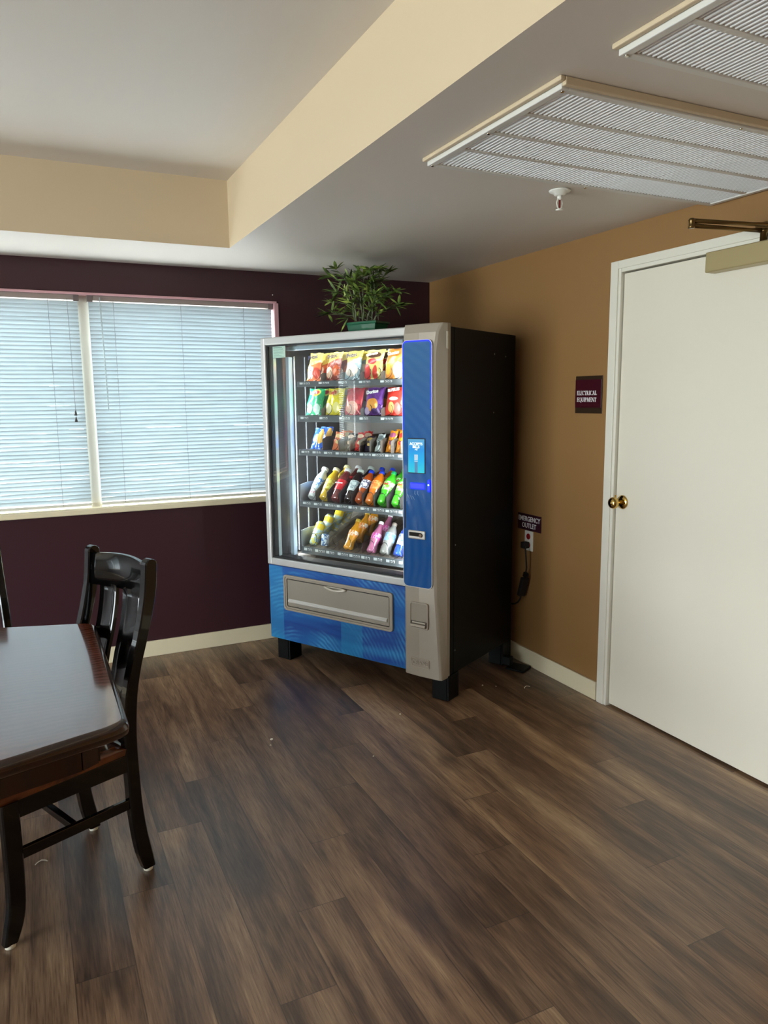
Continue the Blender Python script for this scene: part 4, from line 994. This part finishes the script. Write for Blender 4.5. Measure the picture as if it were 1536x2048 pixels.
# ------------------------------------------------------------------ potted bamboo on top of the machine
pm = MROOT @ Matrix.Translation((-.659, .285, 1.826))
pp = thing('potted_bamboo', 'artificial bamboo plant in a low green pot on top of the snack machine', 'plant', pm.translation, MROT)
bm = B(); 
def taper(bm, w0, d0, w1, d1, z0, z1):
    a = [bm.verts.new((sx_*w0/2, sy_*d0/2, z0)) for sx_, sy_ in ((-1, -1), (1, -1), (1, 1), (-1, 1))]; b = [bm.verts.new((sx_*w1/2, sy_*d1/2, z1)) for sx_, sy_ in ((-1, -1), (1, -1), (1, 1), (-1, 1))]
    bm.faces.new(a[::-1]); bm.faces.new(b)
    for i in range(4): bm.faces.new((a[i], a[(i+1) % 4], b[(i+1) % 4], b[i]))
taper(bm, .165, .10, .19, .118, 0, .066); taper(bm, .205, .13, .205, .13, .0655, .078); obj('pot', bm, M['green_pot'], pp, bevel=.002)
bm = B(); box(bm, -.093, .093, -.056, .056, .074, .081, .002); obj('soil', bm, M['soil'], pp)
lm = NT('bamboo_leaf'); n_ = lm.noise(lm.obj(), 14, 2); lc = lm.ramp(n_, [(.35, lin((56, 74, 38))), (.52, lin((100, 124, 54))), (.68, lin((170, 186, 88)))])
lsh = lm.pbr(lc, .42, 0, None, .5); LEAF = lm.done(lsh)
STEM = mat((96, 104, 74), .5, name='bamboo_stem')
rr = random.Random(21); leaves = B(); nstem = 28
def leaf(bm, p, d, L, w):
    d = Vector(d).normalized(); s = d.cross(Vector((rr.uniform(-.5, .5), rr.uniform(-.5, .5), 1)))
    if s.length < .1: s = d.cross(Vector((1, 0, 0)))
    s.normalize(); nrm = d.cross(s); prevr = None
    for i in range(7):
        f = i/6; wd = w*math.sin(PI*min(1, .08+f*.92))**.8*(1 if f < .99 else .03); c_ = Vector(p)+d*L*f+Vector((0, 0, -.012*f*f))
        r_ = [bm.verts.new(c_-s*wd/2), bm.verts.new(c_+nrm*wd*.16), bm.verts.new(c_+s*wd/2)]
        if prevr:
            for k in range(2): bm.faces.new((prevr[k], prevr[k+1], r_[k+1], r_[k])).smooth = True
        prevr = r_
for i in range(nstem):
    a = rr.uniform(0, 2*PI); bx_ = rr.uniform(-.075, .075); by_ = rr.uniform(-.04, .04)
    side = bx_/.075
    tx = bx_+side*rr.uniform(.05, .2)+rr.uniform(-.05, .05); ty = by_*2+rr.uniform(-.10, .10); tz = rr.uniform(.20, .345) if abs(tx) < .17 else rr.uniform(.13, .27)
    if i < 4: tx, tz, ty = (-.24, .20, -.02) if i == 0 else ((-.22, .13, -.06) if i == 1 else ((.20, .22, -.02) if i == 2 else (-.2, .26, .0)))
    pts = []
    for k in range(8):
        f = k/7; e_ = f**1.7
        pts.append((bx_+(tx-bx_)*e_+.004*math.sin(k*2+i), by_+(ty-by_)*e_, .075+(tz-.075)*(1-(1-f)**1.5)))
    bm = B(); tube(bm, pts, [.0028-.0018*k/7 for k in range(8)], 6); obj('stem', bm, STEM, pp)
    for k in range(2, 8):
        nl = 7 if k == 7 else rr.choice((1, 2, 2))
        for q in range(nl):
            p = Vector(pts[k]); base = (Vector(pts[k])-Vector(pts[k-1])).normalized()
            az = rr.uniform(0, 2*PI); out = Vector((math.cos(az), math.sin(az), rr.uniform(-.35, .55)))
            d = base*rr.uniform(.2, .9)+out*.9+Vector((side*.4, -.1, 0)); L = rr.uniform(.062, .10)*(1 if k > 3 else .8)
            end_z = p.z+d.normalized().z*L
            if end_z+1.826 > 2.240: d.z = -abs(d.z)*.3
            if end_z < .03: d.z = abs(d.z)+.2
            leaf(leaves, p, d, L, rr.uniform(.0135, .019))
# two drooping leaves over the left rim
for d in ((-.7, -.3, -.25), (-.35, -.3, -.7), (-.8, -.2, .1)): leaf(leaves, (-.085, -.06, .10), d, .08, .013)
for v in leaves.verts:
    if v.co.z > .405: v.co.z = .405
obj('foliage', leaves, LEAF, pp, fix=False)

# ------------------------------------------------------------------ table
tb = thing('dining_table', 'glossy red-brown wooden dining table cut off by the left edge of the photo', 'table', (-3.30, -2.235, 0))
HALF = [(-2.312+.008, .435), (-2.34, .460), (-2.58, .535), (-2.80, .59), (-3.05, .625), (-3.30, .635)]
def outline(off=0.):
    P = []
    right = [(x+3.30-off, h-off) for x, h in HALF]
    right[0] = (right[0][0], right[0][1])
    for x, h in right: P.append((x, h))
    for x, h in right[-2::-1]: P.append((-x, h))
    for x, h in right: P.append((-x, -h))
    for x, h in right[-2::-1]: P.append((x, -h))
    return P
def smooth_outline(off):
    P = outline(off); Q = []
    n = len(P)
    for i in range(n):
        a, b = Vector(P[i-1]), Vector(P[i]); c_ = Vector(P[(i+1) % n])
        e1 = min((a-b).length, .03); e2 = min((c_-b).length, .03)
        p0 = b+(a-b).normalized()*e1*.5; p2 = b+(c_-b).normalized()*e2*.5
        for f in (0, .5, 1): Q.append(tuple(p0*(1-f)**2+b*2*f*(1-f)+p2*f*f))
    return Q
def loft(bm, levels, mi_top=0, mi_side=1):
    rings = [[bm.verts.new((x, y, z)) for x, y in smooth_outline(off)] for off, z in levels]
    for a, b in zip(rings, rings[1:]):
        n = len(a)
        for i in range(n):
            f = bm.faces.new((a[i], a[(i+1) % n], b[(i+1) % n], b[i])); f.material_index = mi_side; f.smooth = True
    f = bm.faces.new(rings[-1]); f.material_index = mi_top
    f = bm.faces.new(rings[0][::-1]); f.material_index = mi_side
bm = B(); loft(bm, [(.030, .718), (.010, .720), (.001, .728), (-.001, .742), (.004, .755), (.014, .760)]); obj('table_top', bm, [M['table'], M['tableedge']], tb)
bm = B()
pts = outline(.075)
for i in range(len(pts)):
    a, b = Vector(pts[i]), Vector(pts[(i+1) % len(pts)]); d = (b-a)
    if d.length < .005: continue
    Q = Matrix.Translation((a.x, a.y, 0)) @ Matrix.Rotation(math.atan2(d.y, d.x), 4, 'Z'); box(bm, 0, d.length, -.011, .011, .640, .7185, 0, M4=Q)
obj('apron', bm, M['tableedge'], tb)
bm = B(); lathe(bm, [(.11, .10), (.12, .14), (.07, .20), (.06, .36), (.085, .46), (.07, .56), (.13, .66), (.14, .715)], 24); obj('pedestal', bm, M['tableedge'], tb)
for k in range(4):
    a = PI/4+k*PI/2; Q = Matrix.Rotation(a, 4, 'Z'); bm = B(); pr = [(0.03, .13), (.16, .15), (.30, .06), (.36, .03), (.36, 0), (.30, 0), (.18, .07), (.03, .09)]
    prism(bm, pr, -.03, .03, 'xz', bev=.004)
    for v in bm.verts: v.co = Q @ v.co
    obj('foot', bm, M['tableedge'], tb)

# ------------------------------------------------------------------ chairs: x = forward, y = to the sitter's left (away from the camera), origin at the near rear foot
BACKP = [(-.019, .012), (-.010, .07), (.003, .142), (.013, .24), (.016, .33), (.018, .42), (.016, .50), (.006, .60), (-.014, .69), (-.040, .77), (-.064, .85), (-.080, .92), (-.088, 1.0)]
FRONTP = [(.020, .012), (.037, .07), (.048, .142), (.056, .24), (.058, .33), (.060, .42), (.060, .50), (.048, .60), (.026, .69), (-.002, .77), (-.024, .85), (-.038, .92), (-.046, 1.0)]
FLB = [(.424, .012), (.405, .06), (.394, .12), (.390, .25), (.390, .42)]; FLF = [(.462, .012), (.452, .06), (.441, .12), (.438, .25), (.438, .42)]
WS = .378
def bezier_pts(P, n=3):
    out = []
    for i in range(len(P)-1):
        p0 = Vector(P[max(i-1, 0)]); p1 = Vector(P[i]); p2 = Vector(P[i+1]); p3 = Vector(P[min(i+2, len(P)-1)])
        for k in range(n):
            t_ = k/n; out.append(tuple(.5*((2*p1)+(p2-p0)*t_+(2*p0-5*p1+4*p2-p3)*t_*t_+(3*p1-p0-3*p2+p3)*t_**3)))
    out.append(tuple(P[-1])); return out
def post(bm, back, front, y0, y1, top_round=False):
    Bp, Fp = bezier_pts(back), bezier_pts(front); poly_rings = []
    for (bx0, bz), (fx0, fz) in zip(Bp, Fp): poly_rings.append((bx0, bz, fx0, fz))
    if top_round:
        bx0, bz, fx0, fz = poly_rings[-1]; w_ = fx0-bx0
        poly_rings += [(bx0+w_*.06, bz+.008, fx0-w_*.06, fz+.008), (bx0+w_*.2, bz+.014, fx0-w_*.2, fz+.014), (bx0+w_*.42, bz+.017, fx0-w_*.42, fz+.017)]
    c_ = .004; rings = []
    for bx0, bz, fx0, fz in poly_rings:
        c2 = min(c_, abs(fx0-bx0)*.3); L = [(bx0, y0+c2, bz), (bx0+c2, y0, bz), (fx0-c2, y0, fz), (fx0, y0+c2, fz), (fx0, y1-c2, fz), (fx0-c2, y1, fz), (bx0+c2, y1, bz), (bx0, y1-c2, bz)]
        rings.append([bm.verts.new(p) for p in L])
    for a, b in zip(rings, rings[1:]):
        for i in range(8):
            f = bm.faces.new((a[i], a[(i+1) % 8], b[(i+1) % 8], b[i])); f.smooth = False
    bm.faces.new(rings[0][::-1]); bm.faces.new(rings[-1])
def interp(P, z):
    for (a, za), (b, zb) in zip(P, P[1:]):
        if za <= z <= zb: return a+(b-a)*(z-za)/(zb-za)
    return P[-1][0]
def make_chair(label):
    t = thing('dining_chair', label, 'chair')
    cb = M['chairblack']
    for y0, y1 in ((-.002, .030), (WS-.030, WS+.002)):
        bm = B(); post(bm, BACKP, FRONTP, y0, y1, True); lg = obj('rear_post', bm, cb, t)
        bm = B(); lathe(bm, [(.0145, 0), (.015, .004), (.0145, .013)], 14, Matrix.Translation((.001, (y0+y1)/2, 0))); obj('glide', bm, M['felt'], lg)
    for y0, y1 in ((-.002-.012, .026-.012), (WS-.014, WS+.014)):
        bm = B(); post(bm, FLB, FLF, y0, y1); lg = obj('front_leg', bm, cb, t)
        bm = B(); lathe(bm, [(.0145, 0), (.015, .004), (.0145, .013)], 14, Matrix.Translation((.443, (y0+y1)/2, 0))); obj('glide', bm, M['felt'], lg)
    # seat rails
    for nm, x0, x1, y0, y1, z0, z1 in (('seat_rail', .055, .395, .0, .022, .362, .418), ('seat_rail', .055, .395, WS-.022, WS, .362, .418), ('seat_rail', .392, .414, .012, WS-.012, .362, .418), ('seat_rail', .022, .044, .028, WS-.028, .362, .418),
                                       ('stretcher', .055, .395, .004, .020, .235, .268), ('stretcher', .055, .395, WS-.020, WS-.004, .235, .268), ('stretcher', .215, .235, .018, WS-.018, .238, .262)):
        bm = B(); box(bm, x0, x1, y0, y1, z0, z1, .003); obj(nm, bm, cb, t)
    # corner block seen under the seat
    # seat: dished wood slab with rounded edges
    bm = B(); nx, ny = 16, 16; top = []; bot = []
    for i in range(nx+1):
        a = []; b = []
        for j in range(ny+1):
            u = i/nx; v = j/ny*2-1; x = .058+.402*u; wdt = (WS/2+.012)*(.95+.05*u); y = WS/2+v*wdt
            edge = min(min(u, 1-u)*16, min(1+v, 1-v)*10); e_ = max(0, 1-min(1, edge)); dish = -.010*max(0, 1-(v*1.25)**2)*math.sin(PI*min(1, u*1.15))
            a.append(bm.verts.new((x, y, .446+dish-.006*e_*e_))); b.append(bm.verts.new((x+(.004 if i == 0 else (-.004 if i == nx else 0)), y-v*.004*(abs(v) > .99), .4185)))
        top.append(a); bot.append(b)
    for i in range(nx):
        for j in range(ny):
            bm.faces.new((top[i][j], top[i+1][j], top[i+1][j+1], top[i][j+1])).smooth = True; bm.faces.new((bot[i][j+1], bot[i+1][j+1], bot[i+1][j], bot[i][j]))
    for i in range(nx):
        bm.faces.new((top[i][0], bot[i][0], bot[i+1][0], top[i+1][0])); bm.faces.new((top[i+1][ny], bot[i+1][ny], bot[i][ny], top[i][ny]))
    for j in range(ny):
        bm.faces.new((top[0][j+1], bot[0][j+1], bot[0][j], top[0][j])); bm.faces.new((top[nx][j], bot[nx][j], bot[nx][j+1], top[nx][j+1]))
    obj('seat', bm, M['seat'], t)
    # crest rail, bowed backwards
    bm = B(); path = []
    n = 14
    for i in range(n+1):
        f = i/n; y = .026+(WS-.052)*f; bow = -.026*math.sin(PI*f); rise = .006*math.sin(PI*f)
        path.append(((bow-.048, y, .905+.046), (1, 0, -.04 if 0 else 0), (0, 0, 1)))
    rings = []
    for i in range(n+1):
        f = i/n; y = .026+(WS-.052)*f; bow = -.026*math.sin(PI*f); rise = .008*math.sin(PI*f)
        L = [(-.062, .888+rise*.3), (-.044, .888+rise*.3), (-.050, .94), (-.056, .990+rise), (-.060, .994+rise), (-.072, .994+rise), (-.076, .990+rise), (-.070, .94)]
        rings.append([bm.verts.new((a+bow, y, z)) for a, z in L])
    for a, b in zip(rings, rings[1:]):
        for k in range(8): bm.faces.new((a[k], a[(k+1) % 8], b[(k+1) % 8], b[k])).smooth = k in (1, 2, 6, 7)
    bm.faces.new(rings[0][::-1]); bm.faces.new(rings[-1]); obj('crest_rail', bm, cb, t)
    # two broad back slats
    for yc in (WS/2-.072, WS/2+.072):
        bm = B(); rings = []
        for i in range(17):
            z = .43+(.900-.43)*i/16; xm = (interp(BACKP, z)+interp(FRONTP, z))/2-.020*math.sin(PI*min(1, max(0, (z-.43)/.50)))**.8-.006; hw = .052
            R_ = []
            for y, dx in ((-1, 0), (-.5, -.004), (0, -.006), (.5, -.004), (1, 0)): R_.append((xm+.005+dx, yc+y*hw, z))
            for y, dx in ((1, 0), (.5, -.004), (0, -.006), (-.5, -.004), (-1, 0)): R_.append((xm-.006+dx, yc+y*hw, z))
            rings.append([bm.verts.new(p) for p in R_])
        for a, b in zip(rings, rings[1:]):
            for k in range(10): bm.faces.new((a[k], a[(k+1) % 10], b[(k+1) % 10], b[k])).smooth = k not in (4, 9)
        bm.faces.new(rings[0][::-1]); bm.faces.new(rings[-1]); obj('back_slat', bm, cb, t)
    return t
ch = make_chair('black wooden chair with curved slat back and brown seat, pulled up to the table end')
# local +x -> forward, local +y -> away; this is a proper rotation when forward x away = up, so mirror the layout if needed
fdir = Vector((-.917, -.400, 0)).normalized(); sdir = Vector((-.400, .917, 0)).normalized()
def chair_matrix(pos, fw):
    # chairs are symmetric, so flip y and shift by the width to keep a right-handed frame
    fw = Vector(fw).normalized(); left = Vector((-fw.y, fw.x, 0)); m = Matrix((fw, left, Vector((0, 0, 1)))).transposed().to_4x4(); m.translation = Vector(pos); return m
ch.matrix_world = chair_matrix(Vector((-2.212, -2.104, 0))+sdir*WS, fdir)
ch2 = ch.copy(); COL.objects.link(ch2); ch2['label'] = 'black wooden chair at the window side of the table, a sliver at the left edge'
for c_ in list(ch.children):
    d = c_.copy(); COL.objects.link(d); d.parent = ch2
    for g_ in list(c_.children):
        e_ = g_.copy(); COL.objects.link(e_); e_.parent = d
fw2 = Vector((.10, -.42, 0)).normalized(); left2 = Vector((-fw2.y, fw2.x, 0))
ch2.matrix_world = chair_matrix(Vector((-2.488, -1.522, 0))-fw2*.443-left2*(WS), fw2)

# ------------------------------------------------------------------ crumbs on the floor
cr_list = [(-1.585, -1.387, 'larger white crumb on the plank floor in front of the machine\'s left leg', .007), (-1.605, -1.437, 'small crumb just nearer than the larger white crumb on the plank floor', .004),
           (-.953, -1.409, 'white crumb on the floor in front of the machine\'s right leg', .005), (-.403, -1.285, 'left of two tiny crumbs on the floor by the machine\'s right side', .004),
           (-.348, -1.328, 'right of two tiny crumbs on the floor by the machine\'s right side', .003), (-1.245, -1.733, 'tiny lone crumb in the middle of the plank floor', .0035)]
for x, y, lab, s_ in cr_list:
    bm = B(); bmesh.ops.create_icosphere(bm, subdivisions=2, radius=s_)
    for v in bm.verts: v.co = v.co*(1+.5*noise.noise(v.co*300+Vector((x, y, 0))*9)); v.co.z *= .5
    mz = min(v.co.z for v in bm.verts)
    for v in bm.verts: v.co.z -= mz
    o = obj('crumb', bm, M['crumb']); o.location = (x, y, 0); tag(o, lab, 'crumb', 'crumbs scattered on the floor')
for x, y, lab in ((-2.528, -1.904, 'thin white curl of debris on the floor under the chair by the table'), (-.21, -1.415, 'thin pale curl of debris on the floor near the right baseboard')):
    bm = B(); tube(bm, [(-.022, -.004, .002), (-.014, .004, .004), (-.002, .009, .006), (.010, .006, .004), (.016, .001, .002)], .0016, 6)
    o = obj('debris_curl', bm, M['crumb']); o.location = (x, y, 0); tag(o, lab, 'debris')
